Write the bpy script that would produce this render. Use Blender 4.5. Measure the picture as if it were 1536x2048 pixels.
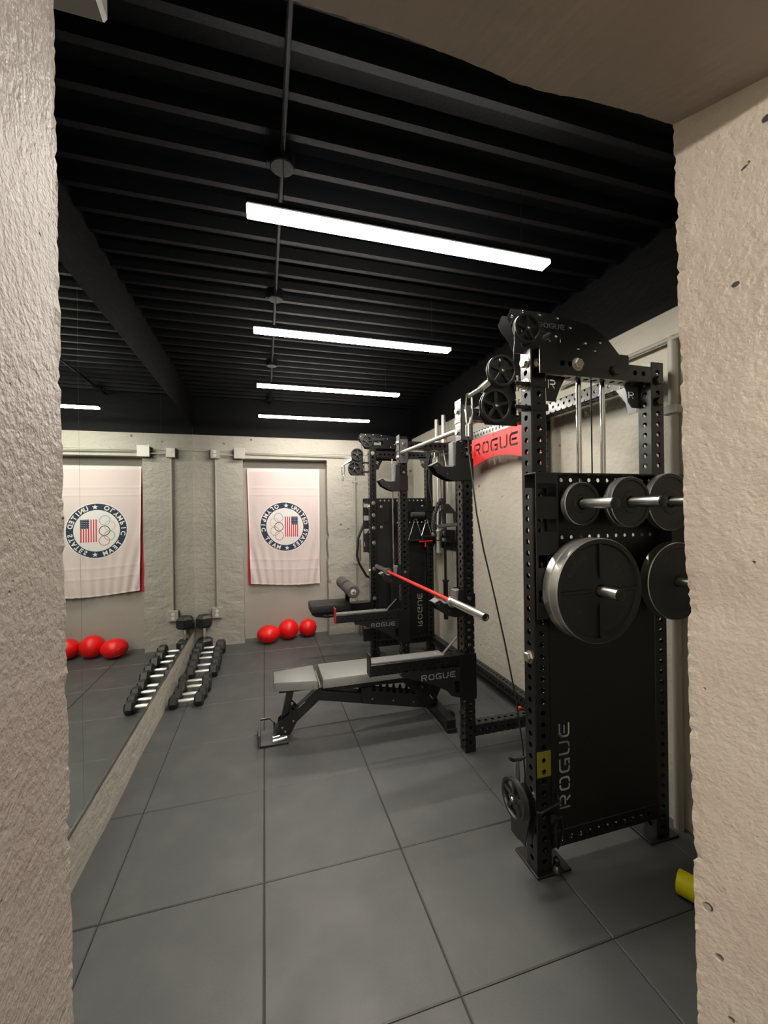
import bpy, math, random
from mathutils import Matrix, Vector
for o in list(bpy.data.objects): bpy.data.objects.remove(o)
SC = bpy.context.scene
COL = SC.collection
PI = math.pi
# ------------------------------------------------------------------ camera, world, exposure
YAW, PITCH, ROLL, CAMH, FPX = .283285, .00026907, -.0134872, 1.5612, 822.066
def _cam_axes():
    f = Vector((math.sin(YAW)*math.cos(PITCH), math.cos(YAW)*math.cos(PITCH), math.sin(PITCH)))
    r = Vector((math.cos(YAW), -math.sin(YAW), 0)); u = r.cross(f)
    return r*math.cos(ROLL)+u*math.sin(ROLL), -r*math.sin(ROLL)+u*math.cos(ROLL), f
_r, _u, _f = _cam_axes()
cd = bpy.data.cameras.new('camera'); cam = bpy.data.objects.new('camera', cd); COL.objects.link(cam)
m3 = Matrix((_r, _u, -_f)).transposed()
cam.matrix_world = Matrix.Translation((0, 0, CAMH)) @ m3.to_4x4()
cd.sensor_fit = 'VERTICAL'; cd.sensor_height = 24.0; cd.lens = FPX/2048*24.0
cd.clip_start = .01; cd.clip_end = 60
SC.camera = cam
w = bpy.data.worlds.new('world'); SC.world = w; w.use_nodes = True
w.node_tree.nodes['Background'].inputs[0].default_value = (.6, .6, .62, 1)
w.node_tree.nodes['Background'].inputs[1].default_value = .02
SC.view_settings.view_transform = 'Standard'; SC.view_settings.look = 'None'
SC.view_settings.gamma = 1; SC.view_settings.use_curve_mapping = False
SC.view_settings.exposure = 1.3
LAMP_E, HALL_E = 40.0, 50.0
SC.cycles.max_bounces = 10; SC.cycles.glossy_bounces = 6; SC.cycles.diffuse_bounces = 5
SC.cycles.sample_clamp_indirect = 4.0
SC.cycles.caustics_reflective = False; SC.cycles.caustics_refractive = False

# ------------------------------------------------------------------ materials
def mat(name, col, rough=.5, metal=0., coat=0., spec=.5, bumps=(), emit=None, var=None, pits=None, rvar=None):
    m = bpy.data.materials.new(name); m.use_nodes = True
    nt = m.node_tree; N = nt.nodes; Lk = nt.links; b = N['Principled BSDF']
    b.inputs['Base Color'].default_value = (*col, 1); b.inputs['Roughness'].default_value = rough
    b.inputs['Metallic'].default_value = metal; b.inputs['Coat Weight'].default_value = coat
    b.inputs['Coat Roughness'].default_value = .15; b.inputs['Specular IOR Level'].default_value = spec
    if emit:
        b.inputs['Emission Color'].default_value = (*emit[0], 1); b.inputs['Emission Strength'].default_value = emit[1]
    geo = N.new('ShaderNodeTexCoord')
    def noise(scale, stretch=(1, 1, 1), detail=4, ndist=0):
        mp = N.new('ShaderNodeMapping'); mp.inputs['Scale'].default_value = stretch
        Lk.new(geo.outputs['Object'], mp.inputs[0])
        t = N.new('ShaderNodeTexNoise'); t.inputs['Scale'].default_value = scale; t.inputs['Detail'].default_value = detail
        t.inputs['Distortion'].default_value = ndist
        Lk.new(mp.outputs[0], t.inputs['Vector']); return t.outputs['Fac']
    prev = None
    for (sc, dist, st) in bumps:
        bn = N.new('ShaderNodeBump'); bn.inputs['Strength'].default_value = 1.0; bn.inputs['Distance'].default_value = dist
        Lk.new(noise(sc, st), bn.inputs['Height'])
        if prev: Lk.new(prev, bn.inputs['Normal'])
        prev = bn.outputs[0]
    if pits:
        psc, pth, pdist = pits
        vo = N.new('ShaderNodeTexVoronoi'); vo.inputs['Scale'].default_value = psc
        Lk.new(geo.outputs['Object'], vo.inputs['Vector'])
        nz = noise(psc*.22, detail=2)
        ad = N.new('ShaderNodeMath'); ad.operation = 'SUBTRACT'; Lk.new(vo.outputs['Distance'], ad.inputs[0])
        mr0 = N.new('ShaderNodeMapRange'); mr0.inputs[1].default_value = .56; mr0.inputs[2].default_value = .7
        mr0.inputs[3].default_value = 0; mr0.inputs[4].default_value = pth; Lk.new(nz, mr0.inputs[0]); Lk.new(mr0.outputs[0], ad.inputs[1])
        pm = N.new('ShaderNodeMapRange'); pm.inputs[1].default_value = 0; pm.inputs[2].default_value = .06; Lk.new(ad.outputs[0], pm.inputs[0])
        bn = N.new('ShaderNodeBump'); bn.inputs['Distance'].default_value = pdist; Lk.new(pm.outputs[0], bn.inputs['Height'])
        if prev: Lk.new(prev, bn.inputs['Normal'])
        prev = bn.outputs[0]
        mx = N.new('ShaderNodeMix'); mx.data_type = 'RGBA'
        mx.inputs[6].default_value = (*[c*.3 for c in col], 1); mx.inputs[7].default_value = (*col, 1)
        Lk.new(pm.outputs[0], mx.inputs[0]); Lk.new(mx.outputs[2], b.inputs['Base Color'])
    if prev: Lk.new(prev, b.inputs['Normal'])
    if var:
        col2, sc, lo, hi = var
        mx = N.new('ShaderNodeMix'); mx.data_type = 'RGBA'
        if b.inputs['Base Color'].is_linked: Lk.new(b.inputs['Base Color'].links[0].from_socket, mx.inputs[6])
        else: mx.inputs[6].default_value = (*col, 1)
        mx.inputs[7].default_value = (*col2, 1)
        mr = N.new('ShaderNodeMapRange'); mr.inputs[1].default_value = lo; mr.inputs[2].default_value = hi
        Lk.new(noise(sc), mr.inputs[0]); Lk.new(mr.outputs[0], mx.inputs[0]); Lk.new(mx.outputs[2], b.inputs['Base Color'])
    if rvar:
        mr = N.new('ShaderNodeMapRange'); mr.inputs[1].default_value = .35; mr.inputs[2].default_value = .65
        mr.inputs[3].default_value = rvar[1]; mr.inputs[4].default_value = rvar[2]
        Lk.new(noise(rvar[0]), mr.inputs[0]); Lk.new(mr.outputs[0], b.inputs['Roughness'])
    return m
WALLC = (.43, .405, .345)
M = {}
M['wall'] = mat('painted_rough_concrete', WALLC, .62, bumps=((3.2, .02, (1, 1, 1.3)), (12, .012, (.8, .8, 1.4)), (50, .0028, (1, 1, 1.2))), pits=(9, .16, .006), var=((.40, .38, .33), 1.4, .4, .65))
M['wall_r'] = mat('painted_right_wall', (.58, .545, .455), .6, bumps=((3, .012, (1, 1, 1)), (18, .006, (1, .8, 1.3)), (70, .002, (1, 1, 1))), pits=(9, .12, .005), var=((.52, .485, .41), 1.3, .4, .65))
M['wall_smooth'] = mat('painted_smooth_infill', (.42, .395, .345), .6, bumps=((30, .0012, (1, 1, 1)),), var=((.38, .36, .315), 1.2, .4, .65))
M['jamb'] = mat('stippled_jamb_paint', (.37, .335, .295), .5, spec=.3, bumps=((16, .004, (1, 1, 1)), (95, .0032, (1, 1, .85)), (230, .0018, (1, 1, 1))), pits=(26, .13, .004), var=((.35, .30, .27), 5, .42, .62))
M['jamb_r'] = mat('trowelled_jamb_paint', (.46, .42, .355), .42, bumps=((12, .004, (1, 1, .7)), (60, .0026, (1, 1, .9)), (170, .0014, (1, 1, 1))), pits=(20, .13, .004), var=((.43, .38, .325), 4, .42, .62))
M['header'] = mat('header_paint', (.40, .345, .30), .7, bumps=((40, .0015, (1, 1, 1)),), var=((.34, .29, .25), 3, .42, .65))
M['black_ceiling'] = mat('black_ceiling_paint', (.0017, .0018, .0026), .6, spec=.18, bumps=((60, .0012, (1, 1, 1)),))
M['black_wall'] = mat('black_wall_paint', (.0014, .0015, .0022), .65, spec=.15, bumps=((14, .004, (1, 1, 1.8)),))
M['rubber'] = mat('rubber_tile', (.078, .081, .080), .46, spec=.55, bumps=((420, .0006, (1, 1, 1)), (90, .0004, (1, 1, 1))), var=((.098, .100, .096), 3.5, .5, .72), rvar=(6, .42, .56))
M['groove'] = mat('tile_groove', (.03, .03, .03), .8)
M['mirror'] = mat('mirror_silver', (.80, .86, .81), .0, metal=1.)
M['glass_edge'] = mat('mirror_edge', (.10, .16, .13), .15)
M['channel'] = mat('mirror_channel', (.35, .35, .33), .3, metal=1.)
M['black'] = mat('black_powder_coat', (.006, .006, .0065), .30, coat=.3, bumps=((300, .0002, (1, 1, 1)),))
M['black_matte'] = mat('black_textured_steel', (.0055, .0055, .0055), .46, bumps=((220, .0003, (1, 1, 1)),))
M['grey_steel'] = mat('satin_grey_steel', (.14, .14, .145), .34, metal=.6)
M['chrome'] = mat('chrome', (.72, .72, .70), .12, metal=1.)
M['satin'] = mat('satin_chrome', (.55, .55, .52), .28, metal=1.)
M['zinc'] = mat('zinc_bolt', (.55, .52, .45), .32, metal=1.)
M['machined'] = mat('machined_rim', (.50, .49, .46), .34, metal=.9)
M['pulley'] = mat('pulley_nylon', (.022, .022, .022), .4)
M['bright'] = mat('bright_steel', (.85, .85, .82), .45, metal=.9)
M['letter'] = mat('pale_lettering', (.20, .20, .19), .45)
M['iron'] = mat('cast_iron_black', (.012, .012, .0115), .48, bumps=((260, .0004, (1, 1, 1)),))
M['plastic'] = mat('black_plastic', (.012, .012, .012), .38)
M['uhmw'] = mat('grey_liner_plastic', (.17, .17, .17), .36)
M['vinyl'] = mat('grey_vinyl', (.20, .20, .188), .44, bumps=((350, .0003, (1, 1, 1)),))
M['foam'] = mat('grey_foam', (.07, .066, .062), .7)
M['red'] = mat('red_cerakote', (.62, .018, .016), .38)
M['red_sign'] = mat('red_sign_paint', (.72, .022, .025), .42)
M['ball'] = mat('red_ball_rubber', (.92, .009, .010), .36)
M['white'] = mat('white_paint', (.8, .8, .78), .5)
M['cloth'] = mat('white_flag_cloth', (.73, .615, .59), .75, bumps=((500, .0002, (1, 1, 1)),))
M['cloth_edge'] = mat('flag_hem', (.80, .74, .71), .75)
M['cloth_white'] = mat('flag_white_print', (.80, .76, .74), .7)
M['navy'] = mat('flag_navy', (.016, .030, .062), .7)
M['flag_red'] = mat('flag_red', (.62, .03, .05), .7)
M['ring_blue'] = mat('ring_blue', (.30, .42, .70), .7); M['ring_yellow'] = mat('ring_yellow', (.80, .52, .22), .7)
M['ring_black'] = mat('ring_black', (.06, .05, .05), .7); M['ring_green'] = mat('ring_green', (.30, .45, .28), .7)
M['ring_red'] = mat('ring_red', (.75, .18, .22), .7)
M['conduit'] = mat('painted_conduit', (.40, .38, .33), .42)
M['outlet'] = mat('outlet_white', (.85, .84, .80), .35)
M['outlet_plate'] = mat('outlet_plate', (.46, .44, .39), .35, metal=.2)
M['slot'] = mat('outlet_slot', (.03, .03, .03), .6)
M['knurl'] = mat('knurled_chrome', (.95, .95, .93), .38, metal=1.)
M['hex'] = mat('hex_rubber', (.022, .022, .022), .42)
M['orange'] = mat('orange_plastic', (.85, .17, .03), .35)
M['yellow'] = mat('yellow_foam', (.95, .86, .0), .5)
M['yellow_sticker'] = mat('yellow_sticker', (.20, .19, .02), .5)
M['cable'] = mat('black_cable', (.012, .012, .012), .35)
M['rope'] = mat('black_rope', (.02, .02, .02), .6)
M['lamp_on'] = mat('lamp_diffuser', (.9, .9, .9), .5, emit=((1., .94, .85), LAMP_E))
M['hall_on'] = mat('hall_lamp_diffuser', (.9, .9, .9), .5, emit=((1., .89, .80), HALL_E))
M['fixture'] = mat('grey_fixture', (.30, .28, .26), .45)
M['text_dark'] = mat('engraved_number', (.03, .03, .03), .6)
M['text_grey'] = mat('raised_lettering', (.035, .035, .034), .4)

# ------------------------------------------------------------------ mesh builder
class MB:
    def __init__(s): s.v = []; s.f = []; s.mi = []; s.T = None
    def vert(s, p):
        if s.T: p = s.T(p)
        s.v.append(tuple(p)); return len(s.v)-1
    def face(s, idx, mi=0): s.f.append(tuple(idx)); s.mi.append(mi)
    def quad(s, a, b, c, d, mi=0): s.face([s.vert(p) for p in (a, b, c, d)], mi)
    def poly(s, pts, mi=0): s.face([s.vert(p) for p in pts], mi)
    def box(s, x0, x1, y0, y1, z0, z1, c=0., mi=0, F=None):
        F = F or (lambda p: p)
        cx, cy, cz = (x0+x1)/2, (y0+y1)/2, (z0+z1)/2; h = (abs(x1-x0)/2, abs(y1-y0)/2, abs(z1-z0)/2)
        c = min(c, *(q*.45 for q in h))
        if c <= 0:
            ids = {}
            for a in (-1, 1):
                for b in (-1, 1):
                    for d in (-1, 1): ids[a, b, d] = s.vert(F((cx+a*h[0], cy+b*h[1], cz+d*h[2])))
            for q in (((-1,-1,-1),(-1,-1,1),(-1,1,1),(-1,1,-1)), ((1,-1,-1),(1,1,-1),(1,1,1),(1,-1,1)), ((-1,-1,-1),(1,-1,-1),(1,-1,1),(-1,-1,1)),
                      ((-1,1,-1),(-1,1,1),(1,1,1),(1,1,-1)), ((-1,-1,-1),(-1,1,-1),(1,1,-1),(1,-1,-1)), ((-1,-1,1),(1,-1,1),(1,1,1),(-1,1,1))):
                s.face([ids[k] for k in q], mi)
            return
        ids = {}
        for sg in [(a, b, d) for a in (-1, 1) for b in (-1, 1) for d in (-1, 1)]:
            for ax in range(3):
                p = [0, 0, 0]
                for k in range(3): p[k] = (cx, cy, cz)[k]+sg[k]*(h[k]-(0 if k == ax else c))
                ids[sg, ax] = s.vert(F(tuple(p)))
        for ax in range(3):
            o1, o2 = [k for k in range(3) if k != ax]
            for sv in (-1, 1):
                q = []
                for (a, b) in ((-1, -1), (1, -1), (1, 1), (-1, 1)):
                    g = [0, 0, 0]; g[ax] = sv; g[o1] = a; g[o2] = b; q.append(ids[tuple(g), ax])
                s.face(q, mi)
            for a in (-1, 1):
                for b in (-1, 1):
                    g0 = [0, 0, 0]; g1 = [0, 0, 0]; g0[ax] = -1; g1[ax] = 1
                    for g in (g0, g1): g[o1] = a; g[o2] = b
                    s.face([ids[tuple(g0), o1], ids[tuple(g1), o1], ids[tuple(g1), o2], ids[tuple(g0), o2]], mi)
        for sg in [(a, b, d) for a in (-1, 1) for b in (-1, 1) for d in (-1, 1)]: s.face([ids[sg, 0], ids[sg, 1], ids[sg, 2]], mi)
    def obox(s, p0, p1, wd, th, up=(0, 0, 1), c=0., mi=0):   # bar from p0 to p1: wd across, th along 'up'
        p0 = Vector(p0); p1 = Vector(p1); d = (p1-p0); L = d.length; d.normalize()
        sd = d.cross(Vector(up)).normalized(); u = sd.cross(d)
        s.box(0, L, -wd/2, wd/2, -th/2, th/2, c, mi, F=lambda p: tuple(p0+d*p[0]+sd*p[1]+u*p[2]))
    def lathe(s, org, ax, prof, n=24, mi=0, caps=True):      # prof: (distance along axis, radius[, mat])
        org = Vector(org); ax = Vector(ax).normalized()
        t = Vector((0, 0, 1)) if abs(ax.z) < .9 else Vector((1, 0, 0))
        e1 = ax.cross(t).normalized(); e2 = ax.cross(e1)
        rings = []
        for q in prof:
            rings.append([s.vert(tuple(org+ax*q[0]+(e1*math.cos(2*PI*k/n)+e2*math.sin(2*PI*k/n))*max(q[1], 1e-5))) for k in range(n)])
        for i in range(len(prof)-1):
            mm = prof[i+1][2] if len(prof[i+1]) > 2 else mi
            for k in range(n): s.face((rings[i][k], rings[i][(k+1) % n], rings[i+1][(k+1) % n], rings[i+1][k]), mm)
        if caps:
            s.face(rings[0][::-1], prof[0][2] if len(prof[0]) > 2 else mi); s.face(rings[-1], prof[-1][2] if len(prof[-1]) > 2 else mi)
    def cyl(s, p0, p1, r, n=16, mi=0, c=0.):
        p0 = Vector(p0); p1 = Vector(p1); L = (p1-p0).length
        pr = [(0, r), (L, r)] if c <= 0 else [(0, r-c), (c, r), (L-c, r), (L, r-c)]
        s.lathe(p0, p1-p0, pr, n, mi)
    def tube(s, pts, r, n=8, mi=0, closed=False):
        pts = [Vector(p) for p in pts]; m = len(pts); rings = []
        prev = None
        for i, p in enumerate(pts):
            a = pts[(i-1) % m] if (i > 0 or closed) else p; b = pts[(i+1) % m] if (i < m-1 or closed) else p
            d = (b-a).normalized()
            if prev is None:
                t = Vector((0, 0, 1)) if abs(d.z) < .9 else Vector((1, 0, 0)); e1 = d.cross(t).normalized()
            else: e1 = (prev-d*prev.dot(d)).normalized()
            prev = e1; e2 = d.cross(e1); rr = r[i] if isinstance(r, (list, tuple)) else r
            rings.append([s.vert(tuple(p+(e1*math.cos(2*PI*k/n)+e2*math.sin(2*PI*k/n))*rr)) for k in range(n)])
        for i in range(m if closed else m-1):
            A = rings[i]; B = rings[(i+1) % m]
            for k in range(n): s.face((A[k], A[(k+1) % n], B[(k+1) % n], B[k]), mi)
        if not closed: s.face(rings[0][::-1], mi); s.face(rings[-1], mi)
    def add_mesh(s, me, F, mi=0):
        base = len(s.v)
        for v in me.vertices: s.vert(F(v.co))
        for p in me.polygons: s.face([base+k for k in p.vertices], mi)
    def prism(s, pts, F, t, mi=0):       # convex-or-not outline in (a,b); F maps (a,b,depth)
        n = len(pts); A = [s.vert(F((a, b, 0))) for a, b in pts]; B = [s.vert(F((a, b, t))) for a, b in pts]
        s.face(A, mi); s.face(B[::-1], mi)
        for k in range(n): s.face((A[k], B[k], B[(k+1) % n], A[(k+1) % n]), mi)
    def mesh(s, name, mats, org=(0, 0, 0), ang=35):
        me = bpy.data.meshes.new(name)
        me.from_pydata([(x-org[0], y-org[1], z-org[2]) for x, y, z in s.v], [], s.f)
        for q in mats: me.materials.append(M[q] if isinstance(q, str) else q)
        me.polygons.foreach_set('material_index', s.mi)
        import bmesh
        bm = bmesh.new(); bm.from_mesh(me); bmesh.ops.recalc_face_normals(bm, faces=bm.faces); bm.to_mesh(me); bm.free()
        me.polygons.foreach_set('use_smooth', [True]*len(me.polygons)); me.update()
        me.set_sharp_from_angle(angle=math.radians(ang))
        return me
    def build(s, name, mats, parent=None, org=None, ang=35):
        if isinstance(mats, str): mats = [mats]
        wl = wloc(parent) if parent else Vector((0, 0, 0))
        me = s.mesh(name, mats, wl if org is None else org, ang)
        o = bpy.data.objects.new(name, me); COL.objects.link(o)
        if parent: o.parent = parent
        elif org is not None: o.location = org
        return o
def wloc(o):
    l = Vector(o.location)
    while o.parent: o = o.parent; l = l+o.location
    return l
def tag(o, label=None, cat=None, group=None, kind=None):
    if label: o['label'] = label
    if cat: o['category'] = cat
    if group: o['group'] = group
    if kind: o['kind'] = kind
    return o
def thing(name, loc, label, cat, group=None):
    o = bpy.data.objects.new(name, None); COL.objects.link(o); o.location = loc; o.empty_display_size = .05
    return tag(o, label, cat, group)
def struct(o): o['kind'] = 'structure'; return o
def copy_part(o, parent, loc, rot=None):
    c = o.copy(); COL.objects.link(c); c.parent = parent; c.location = Vector(loc)-wloc(parent)
    if rot is not None: c.rotation_euler = rot
    return c
def copy_tree(o, parent=None):
    kids = [k for k in bpy.data.objects if k.parent == o]
    c = o.copy(); COL.objects.link(c); c.parent = parent
    for k in kids: copy_tree(k, c)
    return c

# flat plates with real cut-outs
def plate_mesh(outer, holes, th):
    cu = bpy.data.curves.new('tmp', 'CURVE'); cu.dimensions = '2D'; cu.fill_mode = 'BOTH'; cu.extrude = th/2
    for lp in [outer]+list(holes):
        sp = cu.splines.new('POLY'); sp.points.add(len(lp)-1)
        for k, (a, b) in enumerate(lp): sp.points[k].co = (a, b, 0, 1)
        sp.use_cyclic_u = True
    ob = bpy.data.objects.new('tmp', cu); me = bpy.data.meshes.new_from_object(ob)
    bpy.data.objects.remove(ob); return me
def circ(cx, cy, r, n=12, a0=0): return [(cx+r*math.cos(a0+2*PI*k/n), cy+r*math.sin(a0+2*PI*k/n)) for k in range(n)]
_glyph = {}
def glyph(ch, bold=.0):
    if (ch, bold) not in _glyph:
        cu = bpy.data.curves.new('t', 'FONT'); cu.body = ch; cu.align_x = 'CENTER'; cu.offset = bold; cu.resolution_u = 3
        ob = bpy.data.objects.new('t', cu); me = bpy.data.meshes.new_from_object(ob); bpy.data.objects.remove(ob)
        _glyph[ch, bold] = me
    return _glyph[ch, bold]
def stroke(pts, wd):
    n = len(pts); L = []; R_ = []
    for i in range(n):
        p = Vector(pts[i]); a = Vector(pts[max(i-1, 0)]); b = Vector(pts[min(i+1, n-1)])
        d1 = (p-a).normalized() if i > 0 else (b-p).normalized(); d2 = (b-p).normalized() if i < n-1 else d1
        n1 = Vector((-d1.y, d1.x)); n2 = Vector((-d2.y, d2.x)); mm = (n1+n2)
        mm = mm/max(mm.length, 1e-6); k = wd/2/max(mm.dot(n1), .35)
        L.append(tuple(p+mm*k)); R_.append(tuple(p-mm*k))
    return L+R_[::-1]
def arc(cx, cy, r, a0, a1, n=5): return [(cx+r*math.cos(a0+(a1-a0)*k/n), cy+r*math.sin(a0+(a1-a0)*k/n)) for k in range(n+1)]
T = .17
def rogue():      # stencil capitals, unit height, list of closed polygons, total width about 6.4
    out = []
    W = 1.08; h = T/2; r = .26
    tl = lambda x0: arc(x0+h+r, 1-h-r, r, PI, PI/2); bl = lambda x0: arc(x0+h+r, h+r, r, PI*1.5, PI)
    tr = lambda x0: arc(x0+W-h-r, 1-h-r, r, PI/2, 0); br = lambda x0: arc(x0+W-h-r, h+r, r, 0, -PI/2)
    x = 0
    out.append([(x, 0), (x+T, 0), (x+T, 1), (x, 1)])
    out.append(stroke([(x+.27, 1-h)]+arc(x+W-.12-.22, 1-h-.22, .22, PI/2, -PI/2, 8)+[(x+.27, 1-h-.44)], T))
    out.append([(x+.52, .36), (x+.74, .36), (x+1.04, 0), (x+.80, 0)])
    x += 1.34
    out.append(stroke([(x+W/2-.05, h)]+bl(x)+tl(x)+[(x+W/2-.05, 1-h)], T)); out.append(stroke([(x+W/2+.05, 1-h)]+tr(x)+br(x)+[(x+W/2+.05, h)], T))
    x += 1.34
    out.append(stroke([(x+W, 1-h)]+[(x+W/2, 1-h)]+tl(x)[::-1]+bl(x)[::-1]+[(x+W/2-.02, h)], T))
    out.append(stroke([(x+W/2+.08, h), (x+W-h, h), (x+W-h, .44), (x+.55, .44)], T))
    x += 1.34
    out.append(stroke([(x+h, 1)]+bl(x)[::-1]+[(x+W/2-.05, h)], T)); out.append(stroke([(x+W-h, 1)]+br(x)+[(x+W/2+.05, h)], T))
    x += 1.34
    out.append(stroke([(x+W, 1-h), (x+h+.26, 1-h)]+tl(x)[::-1]+bl(x)[::-1]+[(x+W, h)], T)); out.append([(x+.3, .42), (x+.95, .42), (x+.95, .58), (x+.3, .58)])
    return out
RW = 6.44
def rogue_at(x0, y0, hgt, stretch=1.): return [[(x0+a*hgt*stretch, y0+b*hgt) for a, b in pl] for pl in rogue()]

# perforated square tube between two points
PITCH_H = .0488; HR = .0120
def perf_face(mb, O, U, V, N, L, W, start, r, n, c, cells=None):
    # O corner-centre of the face start; U along length, V across, N outward normal; face at O (already on surface)
    O = Vector(O); U = Vector(U); V = Vector(V); N = Vector(N); w = W/2-c
    P = lambda a, b, d=0: tuple(O+U*a+V*b+N*d)
    ncell = int((L-start*2)/PITCH_H+1e-6); s0 = (L-ncell*PITCH_H)/2
    mb.quad(P(0, -w), P(s0, -w), P(s0, w), P(0, w)); mb.quad(P(L-s0, -w), P(L, -w), P(L, w), P(L-s0, w))
    h = PITCH_H/2
    for i in range(ncell):
        cx = s0+h+i*PITCH_H
        if cells and not cells(i, ncell): mb.quad(P(cx-h, -w), P(cx+h, -w), P(cx+h, w), P(cx-h, w)); continue
        outp = []; inn = []; dd = []
        for k in range(n):
            a = 2*PI*k/n; ca, sa = math.cos(a), math.sin(a)
            q = max(abs(ca), abs(sa)); ox, oy = ca/q*h, sa/q*w
            outp.append(mb.vert(P(cx+ox, oy))); inn.append(mb.vert(P(cx+r*ca, r*sa))); dd.append(mb.vert(P(cx+r*ca, r*sa, -.005)))
        for k in range(n):
            j = (k+1) % n
            mb.face((outp[k], outp[j], inn[j], inn[k])); mb.face((inn[k], inn[j], dd[j], dd[k]))
def perf_tube(mb, p0, p1, A, W=.076, WB=None, n=16, start=.02, r=HR, c=.004, caps=True, cells=None):
    # A: unit vector of one side direction
    p0 = Vector(p0); p1 = Vector(p1); U = (p1-p0).normalized(); L = (p1-p0).length; A = Vector(A); B = U.cross(A); WB = WB or W
    for sg in (1, -1):
        perf_face(mb, p0+A*sg*W/2, U, B, A*sg, L, WB, start, r, n, c, cells)
        perf_face(mb, p0+B*sg*WB/2, U, A, B*sg, L, W, start, r, n, c, cells)
    for sa in (1, -1):
        for sb in (1, -1):
            q = [p0+A*sa*W/2+B*sb*(WB/2-c), p0+A*sa*(W/2-c)+B*sb*WB/2]
            mb.quad(q[0], q[0]+U*L, q[1]+U*L, q[1])
    if caps:
        for (o_, dr) in ((p0, 0), (p1, 0)):
            mb.poly([o_+A*a+B*b for a, b in ((W/2, WB/2-c), (W/2, -WB/2+c), (W/2-c, -WB/2), (-W/2+c, -WB/2), (-W/2, -WB/2+c), (-W/2, WB/2-c), (-W/2+c, WB/2), (W/2-c, WB/2))])
def hexbolt_mb(r=.021, h=.014):
    mb = MB(); mb.lathe((0, 0, 0), (0, -1, 0), [(0, r*1.25), (.002, r*1.25)], 20); mb.lathe((0, -.002, 0), (0, -1, 0), [(0, r), (h*.8, r), (h, r*.86)], 6); return mb
BOLT = hexbolt_mb().mesh('bolt', ['zinc'])
BOLTB = hexbolt_mb().mesh('bolt', ['black'])
def bolt(parent, loc, facing='-y', me=None, s=1.):
    o = bpy.data.objects.new('bolt', me or BOLT); COL.objects.link(o); o.parent = parent; o.location = Vector(loc)-wloc(parent); o.scale = (s, s, s)
    o.rotation_euler = {'-y': (0, 0, 0), '-x': (0, 0, -PI/2), '+x': (0, 0, PI/2), '+y': (0, 0, PI), '+z': (-PI/2, 0, 0)}[facing]
    return o

# ================================================================== THE SETTING
XL, XR, YF, ZC = -.793, 1.95, 5.25, 2.93
# floor of rubber tiles
mb = MB(); TS = .61; tx0, ty0 = -.021, 1.209; X0, X1, Y0, Y1 = -1.5, 2.0, -1.9, 5.46
mb.quad((X0, Y0, -.006), (X1, Y0, -.006), (X1, Y1, -.006), (X0, Y1, -.006), 1)
g = .0014; ch = .0042
for i in range(-4, 5):
    for j in range(-7, 9):
        a0, a1 = max(tx0+i*TS+g, X0), min(tx0+(i+1)*TS-g, X1); b0, b1 = max(ty0+j*TS+g, Y0), min(ty0+(j+1)*TS-g, Y1)
        if a1-a0 < .02 or b1-b0 < .02: continue
        mb.quad((a0+ch, b0+ch, 0), (a1-ch, b0+ch, 0), (a1-ch, b1-ch, 0), (a0+ch, b1-ch, 0))
        lo = -.004
        mb.quad((a0, b0, lo), (a1, b0, lo), (a1-ch, b0+ch, 0), (a0+ch, b0+ch, 0)); mb.quad((a1, b0, lo), (a1, b1, lo), (a1-ch, b1-ch, 0), (a1-ch, b0+ch, 0))
        mb.quad((a1, b1, lo), (a0, b1, lo), (a0+ch, b1-ch, 0), (a1-ch, b1-ch, 0)); mb.quad((a0, b1, lo), (a0, b0, lo), (a0+ch, b0+ch, 0), (a0+ch, b1-ch, 0))
struct(mb.build('floor', ['rubber', 'groove']))
# corrugated steel deck ceiling
mb = MB(); y = .52; pr = []; pit = .1505; ph = 2.127
y = ph-11*pit
while y < 5.5:
    pr += [(y-.014, ZC), (y+.014, ZC), (y+.026, ZC+.055), (y+pit-.026, ZC+.055)]; y += pit
for k in range(len(pr)-1):
    (a, za), (b, zb) = pr[k], pr[k+1]; mb.quad((XL-.05, a, za), (XR+.05, a, za), (XR+.05, b, zb), (XL-.05, b, zb))
struct(mb.build('ceiling', 'black_ceiling'))
# left wall: concrete below, black above the mirrors
mb = MB(); mb.box(XL-.25, XL, .55, 5.6, -.01, 2.59); mb.box(XL-.25, XL+.004, .55, 5.6, 2.59, 3.05, mi=1)
# slightly uneven painted plinth under the mirror
rnd = random.Random(4)
ys = [.56+.06*k for k in range(79)]
for a, b in zip(ys[:-1], ys[1:]):
    fa = .004+.006*math.sin(a*3.1)**2; fb = .004+.006*math.sin(b*3.1)**2
    mb.quad((XL+fa, a, -.003), (XL+fb, b, -.003), (XL+.006, b, .245), (XL+.006, a, .245)); mb.quad((XL+.006, a, .245), (XL+.006, b, .245), (XL, b, .247), (XL, a, .247))
struct(mb.build('wall_left', ['wall', 'black_wall']))
# right wall
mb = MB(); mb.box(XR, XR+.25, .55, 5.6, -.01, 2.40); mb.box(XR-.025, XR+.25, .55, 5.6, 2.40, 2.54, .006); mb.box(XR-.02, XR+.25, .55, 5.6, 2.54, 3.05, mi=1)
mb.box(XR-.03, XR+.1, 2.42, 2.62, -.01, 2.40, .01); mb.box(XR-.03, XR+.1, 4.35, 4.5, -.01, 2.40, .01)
struct(mb.build('wall_right', ['wall_r', 'black_wall']))
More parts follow.
